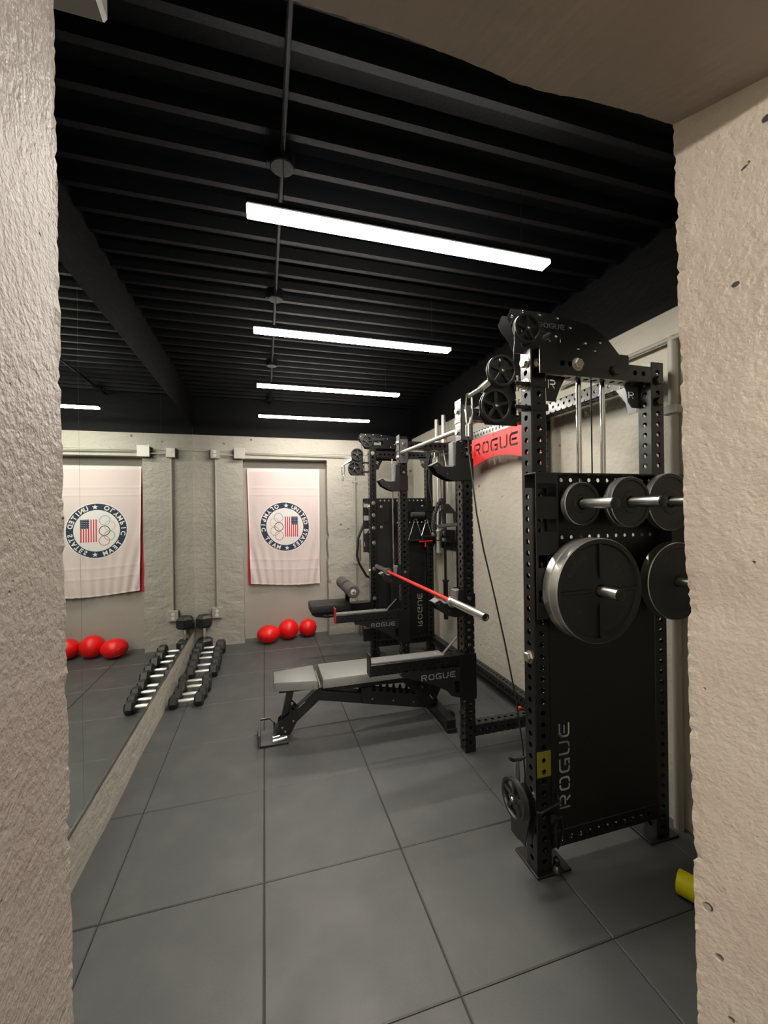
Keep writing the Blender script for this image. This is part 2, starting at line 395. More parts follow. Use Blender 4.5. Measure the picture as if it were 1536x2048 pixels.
# far wall with the bricked-in doorway
mb = MB(); HX0, HX1, HZ = -.245, .775, 2.235
def rough_edge(x, sgn, seed):
    r_ = random.Random(seed); zs = [0+.055*k for k in range(int(HZ/.055)+1)]+[HZ]
    return [(x+sgn*abs(r_.gauss(0, .004))*(1.6 if .1 < z < 1.5 else .4), z) for z in zs]
eL = rough_edge(HX0, -1, 3); eR = rough_edge(HX1, 1, 8)
for (e, xo) in ((eL, XL-.02), (eR, XR+.02)):
    for (xa, za), (xb, zb) in zip(e[:-1], e[1:]):
        mb.quad((xo, YF, za), (xa, YF, za), (xb, YF, zb), (xo, YF, zb)); mb.quad((xa, YF, za), (xa, YF+.17, za), (xb, YF+.17, zb), (xb, YF, zb))
mb.quad((XL-.02, YF, HZ), (XR+.02, YF, HZ), (XR+.02, YF, 2.30), (XL-.02, YF, 2.30)); mb.quad((HX0, YF, HZ), (HX1, YF, HZ), (HX1, YF+.17, HZ), (HX0, YF+.17, HZ))
mb.quad((XL-.02, YF, 2.30), (XR+.02, YF, 2.30), (XR+.02, YF-.008, 2.31), (XL-.02, YF-.008, 2.31)); mb.quad((XL-.02, YF-.008, 2.31), (XR+.02, YF-.008, 2.31), (XR+.02, YF-.008, 2.50), (XL-.02, YF-.008, 2.50))
mb.quad((HX0-.02, YF+.17, 0), (HX1+.02, YF+.17, 0), (HX1+.02, YF+.17, HZ), (HX0-.02, YF+.17, HZ), 2)
mb.box(XL-.02, XR+.02, YF-.03, YF+.2, 2.50, 3.05, mi=1); mb.box(XL-.02, XR+.02, YF+.175, YF+.35, -.01, 2.5)
struct(mb.build('wall_far', ['wall', 'black_wall', 'wall_smooth']))
# near wall with the rough-cut opening (d = far face, dn = corridor face)
d, dn, HZo = .55, .29, 2.236
def nz(t, s): return .5*math.sin(t*37.1+s)+.3*math.sin(t*83.7+2.1*s)+.35*math.sin(t*171.3+.7*s)+.2*math.sin(t*393+s*3.3)
zs = [k*.008 for k in range(int(HZo/.008)+1)]+[HZo]
def jamb(x_of_z, depth_pts, mi, seed, side):
    # depth_pts: (y, dx) along the reveal from far edge to the corridor edge
    rows = []; r_ = random.Random(seed); chip = 0
    for z in zs:
        if r_.random() < .05: chip = r_.uniform(.002, .0085)
        chip *= .72
        e = nz(z, seed)*.0007+r_.gauss(0, .0010 if side > 0 else .0007)+(chip*.8 if side > 0 else -chip*.25)
        row = []
        for q, (yy, dx) in enumerate(depth_pts):
            k = max(0, 1-(q/2.5)) if q < 3 else 0
            row.append((x_of_z(z)+dx+e*k, yy-(abs(e)*.8 if q == 0 else 0), z))
        rows.append(row)
    for a, b in zip(rows[:-1], rows[1:]):
        for q in range(len(depth_pts)-1): mb.quad(a[q], a[q+1], b[q+1], b[q], mi)
    return rows
mb = MB()
xl = lambda z: -.222+.006*(2.15-z)/1.1
xr = lambda z: .699+(2.242-z)*.0185+(.006*math.exp(-((z-1.40)/.05)**2))
DL = [(d, 0), (d-.004, -.0005), (d-.010, -.001), (d-.03, -.001), (.42, -.001), (dn, -.001)]
DR = [(d, 0), (d-.004, .002), (d-.010, .006), (d-.03, .0195), (.42, .0845), (dn, .169)]
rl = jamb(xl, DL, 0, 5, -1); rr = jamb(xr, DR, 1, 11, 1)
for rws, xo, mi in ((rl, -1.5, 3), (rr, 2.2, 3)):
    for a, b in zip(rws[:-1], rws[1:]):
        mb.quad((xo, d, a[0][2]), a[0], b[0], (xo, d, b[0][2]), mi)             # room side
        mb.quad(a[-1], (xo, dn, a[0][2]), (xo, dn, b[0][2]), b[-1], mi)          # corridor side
# old drill marks in the splayed reveal
for (px_, py_, w_, h_, an) in ((1413, 287, 4, 8, .4), (1445, 283, 2.6, 5, .4), (1461, 275, 3.4, 6, .5), (1490, 334, 2.2, 8, .8), (1471, 569, 4, 6, .3), (1367, 604, 2, 3, 0), (1534, 236, 5, 8, .3), (1394, 247, 2, 6, .5)):
    rd = _f*1.0+_r*((px_-768)/FPX)-_u*((py_-1024)/FPX); o0 = Vector((0, 0, CAMH)); nrm = Vector((-1, -.65, 0)).normalized()
    q0 = Vector((xr(o0.z+rd.z*.62), d, 0)); tt_ = (q0-o0).dot(nrm)/rd.dot(nrm); hp = o0+rd*tt_
    e1 = Vector((.65, -1, 0)).normalized(); e2 = Vector((0, 0, 1)); sc_ = tt_/FPX
    mb.poly([tuple(hp+nrm*.0006+(e1*math.cos(an)+e2*math.sin(an))*0+e1*(w_*sc_*1.6*math.cos(2*PI*k/10)+h_*sc_*math.sin(2*PI*k/10)*math.sin(an))+e2*h_*sc_*math.sin(2*PI*k/10)*math.cos(an)) for k in range(10)], 4)
# header soffit with chipped edge
n = 120; r_ = random.Random(9); chip = 0
hz = lambda x: HZo-.014*math.exp(-((x-.40)/.12)**2)
top = []
for k in range(n+1):
    t = k/n; x = -.23+(.705+.23)*t
    if r_.random() < .12: chip = r_.uniform(.003, .012)
    chip *= .6
    top.append((x, d-chip*.8-abs(r_.gauss(0, .0006)), hz(x)+nz(x, 2)*.001-chip*.3+.0))
for a, b in zip(top[:-1], top[1:]):
    t0 = (a[0]+.23)/.935; t1 = (b[0]+.23)/.935
    na = (-.225+t0*(.870+.225), dn, HZo); nb = (-.225+t1*(.870+.225), dn, HZo)
    mb.quad(a, b, nb, na, 2)
    mb.quad((a[0], d, 3.05), (b[0], d, 3.05), b, a, 3)
    mb.quad((a[0]*1., d, a[2]), (b[0], d, b[2]), b, a, 2)
mb.quad((-1.5, d, HZo), (-.23, d, HZo), (-.23, d, 3.05), (-1.5, d, 3.05), 3); mb.quad((.705, d, HZo), (2.2, d, HZo), (2.2, d, 3.05), (.705, d, 3.05), 3)
mb.quad((-1.5, dn, HZo), (2.2, dn, HZo), (2.2, dn, 3.05), (-1.5, dn, 3.05), 3)
struct(mb.build('wall_near', ['jamb', 'jamb_r', 'header', 'wall', 'slot'], ang=60))
# corridor the photograph is taken from
mb = MB(); mb.box(-1.6, -1.5, -1.9, dn, -.01, 2.7); struct(mb.build('wall_hall_left', 'wall'))
mb = MB(); mb.box(2.2, 2.3, -1.9, dn, -.01, 2.7); struct(mb.build('wall_hall_right', 'wall'))
mb = MB(); mb.box(-1.6, 2.3, -2.0, -1.9, -.01, 2.7); struct(mb.build('wall_hall_back', 'wall'))
mb = MB(); mb.box(-1.6, 2.3, -2.0, dn, 2.66, 2.76); struct(mb.build('ceiling_hall', 'wall_smooth'))
t = thing('ceiling_light', (.1, -1.45, 2.66), 'white linear lamp on the corridor ceiling behind the opening', 'lamp')
mb = MB(); mb.box(-.70, .90, -1.53, -1.37, 2.63, 2.66, .005); mb.build('housing', 'fixture', t)
mb = MB(); mb.box(-.68, .88, -1.52, -1.38, 2.60, 2.63, .004); mb.build('diffuser', 'hall_on', t)

# ------------------------------------------------------------------ room lamps, conduit
def room_lamp(y, lab):
    t = thing('linear_lamp', (.565, y, 2.59), lab, 'lamp', 'linear lamps hanging under the black ceiling')
    mb = MB(); mb.box(-.045, 1.172, y-.029, y+.029, 2.598, 2.616, .003); mb.build('diffuser', 'lamp_on', t)
    mb = MB(); mb.box(-.046, 1.173, y-.030, y+.030, 2.616, 2.637, .003); mb.build('housing', 'black_ceiling', t)
    for x in (.08, 1.05):
        mb = MB(); mb.tube([(x, y, 2.637), (x, y, 2.925)], .0015, 6); mb.build('hanging_wire', 'cable', t)
for y, lab in ((1.49, 'glowing linear lamp nearest the opening, largest of the four'), (2.45, 'glowing linear lamp second from the opening'),
               (3.50, 'glowing linear lamp third from the opening'), (4.59, 'glowing linear lamp farthest away, by the far wall')): room_lamp(y, lab)
t = thing('ceiling_conduit', (.08, 2.9, 2.9), 'black conduit with round junction boxes along the black ceiling', 'conduit')
mb = MB(); mb.cyl((.082, .9, 2.90), (.082, 5.2, 2.90), .009, 10); mb.build('pipe', 'black_ceiling', t)
for y in (1.607, 2.61, 3.795, 4.97):
    mb = MB(); mb.cyl((.082, y, 2.875), (.082, y, 2.93), .046, 24, c=.004); mb.box(.022, .048, y-.012, y+.012, 2.88, 2.91, .003); mb.build('junction_box', 'grey_dark' if 'grey_dark' in M else 'black_ceiling', t)
t = thing('ceiling_fixture', (-.5, .85, 2.60), 'grey rounded fixture corner at the top left, under the ceiling', 'fixture')
mb = MB(); mb.box(-.74, -.300, .70, .985, 2.585, 2.66, .008); mb.build('cover', 'fixture', t)
mb = MB(); mb.box(-.66, -.40, .74, .92, 2.66, 2.93, .003); mb.build('mount', 'black_ceiling', t)

# ------------------------------------------------------------------ mirrors
MX = -.785
cuts = [.61, 2.127, 3.644, 5.165]
labs = ['tall wall mirror panel nearest the opening', 'tall wall mirror panel between the two seams', 'tall wall mirror panel reaching the far corner']
for k in range(3):
    a, b = cuts[k]+.0012, cuts[k+1]-.0012
    t = thing('wall_mirror', (MX, (a+b)/2, .25), labs[k]+' on the left wall', 'mirror', 'mirror panels on the left wall')
    mb = MB(); mb.quad((MX, a, .252), (MX, b, .252), (MX, b, 2.60), (MX, a, 2.60)); mb.build('reflective_face', 'mirror', t)
    mb = MB()
    for q in (a, b): mb.quad((MX, q, .252), (MX, q, 2.6), (MX-.005, q, 2.6), (MX-.005, q, .252))
    mb.quad((MX-.005, a, .252), (MX-.005, b, .252), (MX-.005, b, 2.6), (MX-.005, a, 2.6)); mb.build('glass_edge', 'glass_edge', t)
mb = MB(); mb.box(MX-.006, MX+.003, .61, 5.165, .240, .2515, .0008); mb.box(MX+.0015, MX+.003, .61, 5.165, .2515, .259)
struct(mb.build('trim_1', 'channel'))

# ------------------------------------------------------------------ far wall electrical
def outlet(loc, lab, w=.115, h=.115, name='power_outlet'):
    x, y, z = loc; t = thing(name, loc, lab, 'outlet')
    mb = MB(); mb.box(x-w/2, x+w/2, y-.045, y, z-h/2, z+h/2, .004); mb.build('back_box', 'conduit', t)
    mb = MB(); mb.box(x-w/2+.004, x+w/2-.004, y-.050, y-.045, z-h/2+.004, z+h/2-.004, .002); mb.build('cover_plate', 'outlet_plate', t)
    for s in (-1, 1):
        mb = MB(); mb.lathe((x, y-.050, z+s*h*.19), (0, -1, 0), [(0, h*.15), (.002, h*.15)], 16); o = mb.build('socket', 'outlet', t)
        mb = MB(); [mb.box(x+q-.0014, x+q+.0014, y-.0524, y-.0519, z+s*h*.19-.004, z+s*h*.19+.005) for q in (-.006, .006)]; mb.build('slot', 'slot', o)
    return t
outlet((-.55, YF, .40), 'grey outlet box with white double socket, low on the far wall', .115, .125)
outlet((-.55, YF-.02, 2.275), 'grey outlet box with white double socket, high on the far wall', .10, .115)
t = thing('junction_box', (-.275, YF-.02, 2.285), 'plain square grey junction box high beside the flag', 'junction box')
mb = MB(); mb.box(-.335, -.215, YF-.075, YF-.02, 2.225, 2.345, .004); mb.build('box', 'outlet_plate', t)
mb = MB(); mb.box(-.338, -.212, YF-.079, YF-.075, 2.222, 2.348, .002); mb.build('lid', 'outlet_plate', t)
t = thing('wall_conduit', (-.55, YF-.03, 1.3), 'thin painted conduit run linking the outlets on the far wall', 'conduit')
mb = MB(); mb.cyl((-.55, YF-.025, .46), (-.55, YF-.025, 2.22), .0115, 12); mb.build('vertical_pipe', 'conduit', t)
mb = MB(); mb.cyl((-.50, YF-.045, 2.262), (-.335, YF-.045, 2.262), .008, 12); mb.cyl((-.215, YF-.045, 2.30), (1.0, YF-.045, 2.285), .008, 12); mb.build('horizontal_pipe', 'conduit', t)
t = thing('corner_conduit', (1.12, YF-.02, 1.), 'vertical painted pipe on the far wall behind the far tower', 'conduit')
mb = MB(); mb.cyl((1.13, YF-.02, .0), (1.13, YF-.02, 2.31), .014, 12); mb.build('pipe', 'conduit', t)
for zz in (1.95, .9):
    mb = MB(); mb.box(1.105, 1.155, YF-.036, YF, zz, zz+.02); mb.build('strap', 'conduit', t)
t = thing('wall_pipe', (1.92, 1.53, 1.), 'thick vertical painted pipe on the right wall behind the near tower', 'pipe')
mb = MB(); mb.cyl((1.925, 1.53, 0), (1.925, 1.53, 2.40), .022, 16); mb.build('pipe', 'conduit', t)
mb = MB(); mb.box(1.89, 1.955, 1.49, 1.57, 2.02, 2.06, .003); mb.build('strap', 'conduit', t)
t = thing('ledge_pipe', (1.91, 1.9, 2.39), 'thin horizontal painted pipe under the ledge of the right wall', 'pipe')
mb = MB(); mb.cyl((1.912, .7, 2.385), (1.912, 2.35, 2.385), .010, 12); mb.build('pipe', 'conduit', t)

# ------------------------------------------------------------------ flag
FX, FZ, FY = .245, 1.394, 5.372
def fpt(u, v, off=0.):     # u across metres from the centre, v up; gentle drape
    t = (v+.735)/1.47
    xw = u*(1-.045*(1-t))+.010*(1-t)
    droop = -.008*math.cos(PI*u/.45)*(1-t)*1.2 + (.012*(abs(u)/.45)**2)*0
    z = v + droop*(1 if v < -.4 else 0) + (-.022*(1-t)*(u/.45))
    k = min(1, abs(v-.735)/.25)
    dy = .014*math.sin(9.5*u+2.2*(1-t))*(.25+.75*(1-t)) + .010*math.sin(23*u+5*(1-t)*u*9)*(1-t)**2 + .006*math.sin(PI*(u/.45)*1.5)*t
    dy += .012*math.exp(-((abs(u)-.40)/.05)**2)*(1-t)
    dy += .004*math.sin((v*13))*.4*k
    for v0 in (.49, .40, -.42, -.54): dy -= .0035*math.exp(-((v-v0)/.009)**2)
    dy *= 1-.88*math.exp(-((u*u+v*v)/.115)**2)
    return (FX+xw, FY+dy-off, FZ+z)
t = thing('wall_flag', (FX, FY, .66), 'large pale flag with round navy emblem hanging in the doorway recess', 'flag')
mb = MB(); nu, nv = 54, 150
idx = [[mb.vert(fpt(-.447+.894*i/nu, -.735+1.47*j/nv)) for j in range(nv+1)] for i in range(nu+1)]
for i in range(nu):
    for j in range(nv):
        hem = 1 if (i < 1 or i >= nu-1 or j < 2 or j >= nv-4) else 0
        mb.face((idx[i][j], idx[i+1][j], idx[i+1][j+1], idx[i][j+1]), hem)
RE = .311
def em(a, b, off): return fpt(a*RE, b*RE, off)
def eann(r0, r1, mi, off, cx=0, cy=0, n=72, m=1):
    for k in range(n):
        a0, a1 = 2*PI*k/n, 2*PI*(k+1)/n
        for q in range(m):
            p, s_ = r0+(r1-r0)*q/m, r0+(r1-r0)*(q+1)/m
            mb.quad(em(cx+p*math.cos(a0), cy+p*math.sin(a0), off), em(cx+s_*math.cos(a0), cy+s_*math.sin(a0), off), em(cx+s_*math.cos(a1), cy+s_*math.sin(a1), off), em(cx+p*math.cos(a1), cy+p*math.sin(a1), off), mi)
def erect(x0, x1, y0, y1, mi, off, n=1, m=8):
    for i in range(n):
        for j in range(m):
            a, b = x0+(x1-x0)*i/n, x0+(x1-x0)*(i+1)/n; c_, d_ = y0+(y1-y0)*j/m, y0+(y1-y0)*(j+1)/m
            mb.quad(em(a, c_, off), em(b, c_, off), em(b, d_, off), em(a, d_, off), mi)
def estar(cx, cy, r, mi, off):
    pts = [(cx+(r if k % 2 == 0 else r*.42)*math.sin(k*PI/5), cy+(r if k % 2 == 0 else r*.42)*math.cos(k*PI/5)) for k in range(10)]
    for k in range(10): mb.poly([em(cx, cy, off), em(*pts[k], off), em(*pts[(k+1) % 10], off)], mi)
eann(.985, 1.02, 2, .0010, m=1); eann(0.005, .76, 2, .0010, m=9); eann(.755, .985, 3, .0014, m=3); 
u = 1/212.
fx0, fx1, fy0, fy1 = (728-727)*u, (840-727)*u, (833-920)*u, (833-745)*u
sw = (fx1-fx0)/13
for k in range(0, 13, 2): erect(fx0+k*sw, fx0+(k+1)*sw, fy0, fy1, 4, .0016)
erect(fx1-7*sw, fx1, fy1-.33, fy1, 3, .0020, 4, 4)
for r_i in range(5):
    for c_i in range(5): estar(fx1-6.3*sw+c_i*sw*1.38, fy1-.035-r_i*.066, .017, 2, .0026)
for (cx, cy, mi) in ((673, 755, 5), (638, 797, 6), (675, 835, 7), (640, 873, 8), (676, 912, 9)): eann(34*u, 39.5*u, mi, .0018+mi*.00008, (cx-727)*u, (833-cy)*u, 36)
estar((748-727)*u*.6, (833-655)*u+.02, .10, 2, .0022); estar((752-727)*u*.6, (833-1013)*u-.02, .10, 2, .0022)
def arc_text(txt, a_start, a_end, rr, size, inward):
    n = len(txt)
    for k, ch_ in enumerate(txt):
        if ch_ == ' ': continue
        a = a_start+(a_end-a_start)*k/(n-1); g_ = glyph(ch_, .03)
        up = Vector((math.cos(a), math.sin(a))); 
        if inward: up = -up
        rt = Vector((up.y, -up.x)); c0 = Vector((math.cos(a), math.sin(a)))*rr - up*size*.36
        def F(v): p = c0+rt*v.x*size+up*v.y*size; return em(p.x, p.y, .0034)
        mb.add_mesh(g_, F, 2)
arc_text('UNITED STATES', math.radians(66), math.radians(-64), .87, .225, False)
arc_text('OLYMPIC TEAM', math.radians(112), math.radians(252), .87, .225, True)
mb.build('printed_cloth', ['cloth', 'cloth_edge', 'cloth_white', 'navy', 'flag_red', 'ring_blue', 'ring_yellow', 'ring_black', 'ring_green', 'ring_red'], t, ang=60)
mb = MB(); P4 = []
for j in range(21):
    tt = j/20; v = -.715+1.43*tt; ww = .445+.004*math.sin(3*tt*PI)
    P4.append(((FX-ww-.004*(1-tt), FY+.040, FZ+v-.01*(1-tt)), (FX+ww+.012*(1-tt)-.01, FY+.040, FZ+v-.02*(1-tt))))
for a, b in zip(P4[:-1], P4[1:]): mb.quad(a[0], a[1], b[1], b[0])
mb.build('red_backing_cloth', 'flag_red', t)
for s in (-.435, .435):
    mb = MB(); p = fpt(s, .722, .002); mb.lathe(p, (0, -1, 0), [(0, .008), (.003, .008)], 12); mb.build('grommet', 'satin', t)

# ------------------------------------------------------------------ balls
def ball(x, y, r, sx, sz, lab, rot):
    t = thing('exercise_ball', (x, y, 0), lab, 'ball', 'red balls in the doorway recess')
    prof = [(-r*math.cos(PI*k/24), r*math.sin(PI*k/24)) for k in range(25)]
    mb = MB(); R0 = Matrix.Rotation(rot[0], 3, 'X') @ Matrix.Rotation(rot[1], 3, 'Y')
    def TT(p):
        q = R0 @ Vector(p); return (x+q.x*sx, y+q.y, r*sz+q.z*sz)
    mb.T = TT; mb.lathe((0, 0, 0), (0, 0, 1), prof, 40, caps=False)
    for lat in (.35, -.35): mb.tube([(r*1.001*math.cos(lat)*math.cos(2*PI*k/40), r*1.001*math.cos(lat)*math.sin(2*PI*k/40), r*math.sin(lat)) for k in range(40)], .0022, 6, closed=True)
    mb.build('ball_skin', 'ball', t, ang=60); return t
ball(.030, 5.172, .122, 1.10, .86, 'bright red ball, slightly sagging, leftmost of the three by the far wall', (.4, .2))
ball(.272, 5.255, .122, 1.0, 1.0, 'bright red ball, middle one of the three by the far wall', (.9, .5))
ball(.512, 5.285, .110, 1.0, 1.0, 'bright red ball, rightmost of the three by the far wall', (-.6, -.4))

# ------------------------------------------------------------------ dumbbells (axis along x)
def dumbbell(L, R, hl):
    t = thing('hex_dumbbell', (0, 0, 0), 'x', 'dumbbell', 'hex dumbbells along the mirror wall')
    ap = R*math.cos(PI/6)
    hw = (L-hl)/2
    for s in (-1, 1):
        mb = MB(); xo = s*hl/2
        pr = [(0, R*.72), (hw*.18, R), (hw*.80, R), (hw, R*.74)]
        o = Vector((xo, 0, ap)); rings = []
        for (dd, rr) in pr: rings.append([mb.vert((o.x+s*dd, rr*math.cos(PI/6*0+PI/3*k), ap+rr*math.sin(PI/3*k))) for k in range(6)])
        for a, b in zip(rings[:-1], rings[1:]):
            for k in range(6): mb.face((a[k], a[(k+1) % 6], b[(k+1) % 6], b[k]))
        mb.face(rings[0]); mb.face(rings[-1])
        hd = mb.build('hex_head', 'hex', t, ang=25)
        mb = MB(); mb.lathe((xo+s*hw*.99, 0, ap), (s, 0, 0), [(0, R*.34), (.0015, R*.32)], 20); mb.build('end_cap', 'black_matte', hd)
    mb = MB(); k = 14; pr = []
    for q in range(k+1):
        u_ = q/k; r_ = .0135+.004*math.sin(PI*u_); pr.append((u_*hl, r_+(.0006 if q % 2 else 0)))
    mb.lathe((-hl/2, 0, ap), (1, 0, 0), pr, 20); mb.build('handle', 'knurl', t, ang=50)
    return t
DBX = -.612
specs = [(3.672, -.628, .26, .056, .120), (3.792, -.615, .26, .058, .120), (3.935, -.605, .265, .062, .122), (4.062, -.620, .27, .064, .124),
         (4.282, -.590, .28, .066, .124), (4.440, -.590, .29, .070, .124), (4.64, -.600, .30, .075, .126), (4.805, -.610, .30, .076, .126), (4.965, -.600, .32, .082, .126)]
names = ['hex dumbbell nearest the camera, first of the row along the mirror', 'second hex dumbbell from the near end of the row', 'third hex dumbbell from the near end of the row',
         'fourth hex dumbbell from the near end, last of the near group', 'fifth hex dumbbell, first after the step in the row', 'sixth hex dumbbell from the near end of the row',
         'seventh hex dumbbell from the near end of the row', 'eighth hex dumbbell, in front of the largest lying one', 'large hex dumbbell lying last in the row near the far wall']
proto = {}
for (y, x, L, R, hl), lb in zip(specs, names):
    key = (L, R)
    if key not in proto: proto[key] = dumbbell(L, R, hl); o = proto[key]
    else: o = copy_tree(proto[key])
    o.location = (x, y, 0); o['label'] = 'black '+lb+' with chrome handle'; o.rotation_euler = (0, 0, .02*math.sin(y*9))
o = dumbbell(.40, .096, .13); o['label'] = 'big black hex dumbbell standing on end in the far left corner'
o.rotation_euler = (0, PI/2, 0)
o.location = (-.66, 5.146, .20)
# its local z (height ap) becomes +x after the turn
o.location.x = -.682-.096*math.cos(PI/6)

# ------------------------------------------------------------------ weight plates
def weight_plate(loc, R, th, nm, lab, grp, spokes=False, face=-1, rim='machined', txt=None, hub=.035, rot=0):
    x, y, z = loc; t = thing('weight_plate', loc, lab, 'weight plate', grp)    # y = back face, disc grows towards face*y
    mb = MB(); f = face; hr = .0255
    prof = [(0, hr), (0, R-.004), (.004, R), (th-.004, R, 1), (th, R-.004, 1), (th, R*.90), (th-.008, R*.87), (th-.008, hub*1.9), (th-.002, hub*1.5), (th-.002, hr), (0, hr)]
    if not spokes: prof = [(0, hr), (0, R-.003), (.003, R), (th-.003, R, 1), (th, R-.003, 1), (th, R*.86), (th-.004, R*.83), (th-.004, R*.44), (th-.001, R*.40), (th-.001, hr), (0, hr)]
    mb.lathe((x, y, z), (0, f, 0), prof, 64, caps=False)
    mb.build('disc', ['iron', 'machined' if rim == 'machined' else 'iron'], t, ang=30)
    if spokes:
        mb = MB()
        for k in range(4):
            a = PI/2*k+rot; dx, dz = math.cos(a), math.sin(a)
            mb.obox((x+dx*hub*1.3, y+f*(th-.005), z+dz*hub*1.3), (x+dx*R*.89, y+f*(th-.005), z+dz*R*.89), .012, .014, up=(0, 1, 0), c=.002)
        mb.build('rib', 'iron', t)
    def put(s_, ang, rr, size, name='lettering'):
        mb = MB(); n = len(s_)
        for k, c_ in enumerate(s_):
            if c_ == ' ': continue
            a = ang-(k-(n-1)/2)*size*.82/rr; up = Vector((math.cos(a), math.sin(a))); rt = Vector((up.y, -up.x)); c0 = up*(rr-size*.35)
            def F(v):
                p = c0+rt*v.x*size+up*v.y*size; return (x+(p.x if f < 0 else -p.x), y+f*(th-.0072 if spokes else th-.0032), z+p.y)
            mb.add_mesh(glyph(c_, .02), F)
        mb.build(name, 'text_grey', t)
    if txt:
        for q in txt: put(*q)
    return t

# ------------------------------------------------------------------ cable towers
def wheel(parent, c, ax, r, th=.022, name='pulley'):
    c = Vector(c); ax = Vector(ax).normalized(); t_ = Vector((0, 0, 1)); e1 = ax.cross(t_).normalized(); e2 = e1.cross(ax)
    mb = MB()
    h = th/2
    mb.lathe(c-ax*h, ax, [(0, r*.86), (0, r), (th*.18, r), (th*.45, r*.90), (th*.55, r*.90), (th*.82, r), (th, r), (th, r*.86), (th*.6, r*.80), (th*.4, r*.80), (0, r*.86)], 40, caps=False)
    for k in range(5):
        a = 2*PI*k/5+PI/2; dv = e1*math.cos(a)+e2*math.sin(a); mb.obox(c+dv*r*.15, c+dv*r*.84, r*.20, th*.72, up=ax, c=.0015)
    mb.cyl(c-ax*h*.95, c+ax*h*.95, r*.24, 20)
    o = mb.build(name, 'pulley', parent)
    mb = MB(); mb.lathe(c-ax*(h+.006), ax, [(0, r*.04), (.002, r*.10), (.005, r*.12), (th+.007, r*.12), (th+.010, r*.10), (th+.012, r*.04)], 12); mb.build('axle', 'chrome', o)
    return o
def tower(yb, sg, lab, near):
    # yb: outer face y; v grows inward (sg=+1 -> +y)
    G = lambda x, v, z: (x, yb+sg*v, z)
    t = thing('cable_tower', G(1.13, .04, 0), lab, 'cable machine', 'black cable towers at both ends of the rack')
    TT = lambda p: (p[0], yb+sg*p[1], p[2])
    face = '-y' if sg > 0 else '+y'
    def nb(): mb = MB(); mb.T = TT; return mb
    VV = (lambda v: v) if near else (lambda v: .076-v)
    dzp = 0 if near else .035
    nh = 16 if near else 8
    mb = nb(); perf_tube(mb, (1.133, .038, .012), (1.133, .038, 2.25), (1, 0, 0), n=nh); mb.build('front_upright', 'black', t, ang=25)
    mb = nb(); perf_tube(mb, (1.791, .038, .012), (1.791, .038, 2.25), (1, 0, 0), n=nh); up2 = mb.build('rear_upright', 'black', t, ang=25)
    for x0, x1, nm in ((1.085, 1.255, 'base_plate'), (1.70, 1.87, 'base_plate')):
        mb = nb(); mb.box(x0, x1, -.015, .15, 0, .012, .002); mb.build(nm, 'black', t)
    mb = nb(); perf_tube(mb, (1.171, .038, .138), (1.753, .038, .138), (0, 0, 1), n=nh); mb.build('bottom_crossmember', 'black', t, ang=25)
    # side panel with the vertical stencil word
    x0, x1, z0, z1 = 1.172, 1.752, .165, 1.30
    lets = rogue_at(0, 0, .0575)
    hol = [[((1.270-b) if near else (1.654+b), .262+a) for a, b in pl] for pl in lets]
    outl = [(x0, z0), (x1, z0), (x1, 1.17), (1.66, 1.185), (1.55, 1.245), (1.52, z1), (x0, z1)]
    me = plate_mesh(outl, hol, .003)
    mb = nb(); mb.add_mesh(me, lambda v: (v.x, .004+v.z, v.y)); mb.build('side_panel', 'black_matte', t, ang=25)
    # inner weight housing behind the panel
    mb = nb(); mb.box(1.32, 1.54, .012, .066, .20, .95, .003); mb.build('weight_stack', 'black_matte', t)
    for xg in (1.366, 1.499):
        mb = nb(); mb.cyl((xg, .032, .95), (xg, .032, 2.15), .0115, 20); mb.build('guide_rod', 'chrome', t)
    mb = nb(); mb.tube([(1.436, .032, .95), (1.436, .032, 2.15)], .0032, 8); mb.build('cable', 'cable', t)
    # top crossmember and its cover channel
    mb = nb(); perf_tube(mb, (1.171, .038, 2.19), (1.753, .038, 2.19), (0, 0, 1), n=nh); mb.build('top_crossmember', 'black', t, ang=25)
    mb = nb(); me = plate_mesh([(1.112, 2.135), (1.58, 2.135), (1.58, 2.245), (1.112, 2.245)], [circ(1.225, 2.185, .0125), circ(1.262, 2.185, .0125)], .005)
    mb.add_mesh(me, lambda v: (v.x, -.035+v.z, v.y)); mb.box(1.112, 1.58, -.037, .035, 2.243, 2.250, .001); mb.build('front_channel', 'black', t, ang=25)
    # pulley trolley on top
    outl = [(1.06, 2.252), (1.035, 2.30), (1.000, 2.335), (.985, 2.365), (1.004, 2.408), (1.21, 2.410), (1.411, 2.382), (1.50, 2.335), (1.575, 2.262), (1.575, 2.252)]
    hol = [[(1.150, 2.290), (1.250, 2.290), (1.250, 2.330), (1.150, 2.330)]]
    me = plate_mesh(outl, hol, .004)
    for vv in (.005, .072):
        mb = nb(); mb.add_mesh(me, lambda v, vv=vv: (v.x, vv+v.z, v.y)); tp = mb.build('trolley_plate', 'black', t, ang=25)
        if vv < .05: plate_front = tp
    for (bx, bz) in ((1.06, 2.398), (1.145, 2.398), (1.235, 2.394), (1.005, 2.372), (1.225, 2.315), (1.30, 2.36), (1.38, 2.30), (1.46, 2.31), (1.34, 2.27), (1.43, 2.27)):
        mb = nb(); mb.lathe((bx, VV(.003), bz), (0, -1 if near else 1, 0), [(0, .0065), (.004, .0065), (.006, .003)], 12); mb.build('screw', 'chrome', plate_front)
    for xx in (1.22, 1.34, 1.44):
        mb = nb(); mb.cyl((xx, .007, 2.335), (xx, .070, 2.335), .012, 12); mb.build('spacer', 'black', t)
    mb = nb()
    for pl in rogue_at(1.135, 2.346, .021): mb.prism(pl, lambda q: (q[0], VV(.0015)-(q[2] if near else -q[2]), q[1]), .0012)
    mb.build('raised_letters', 'grey_steel', t)
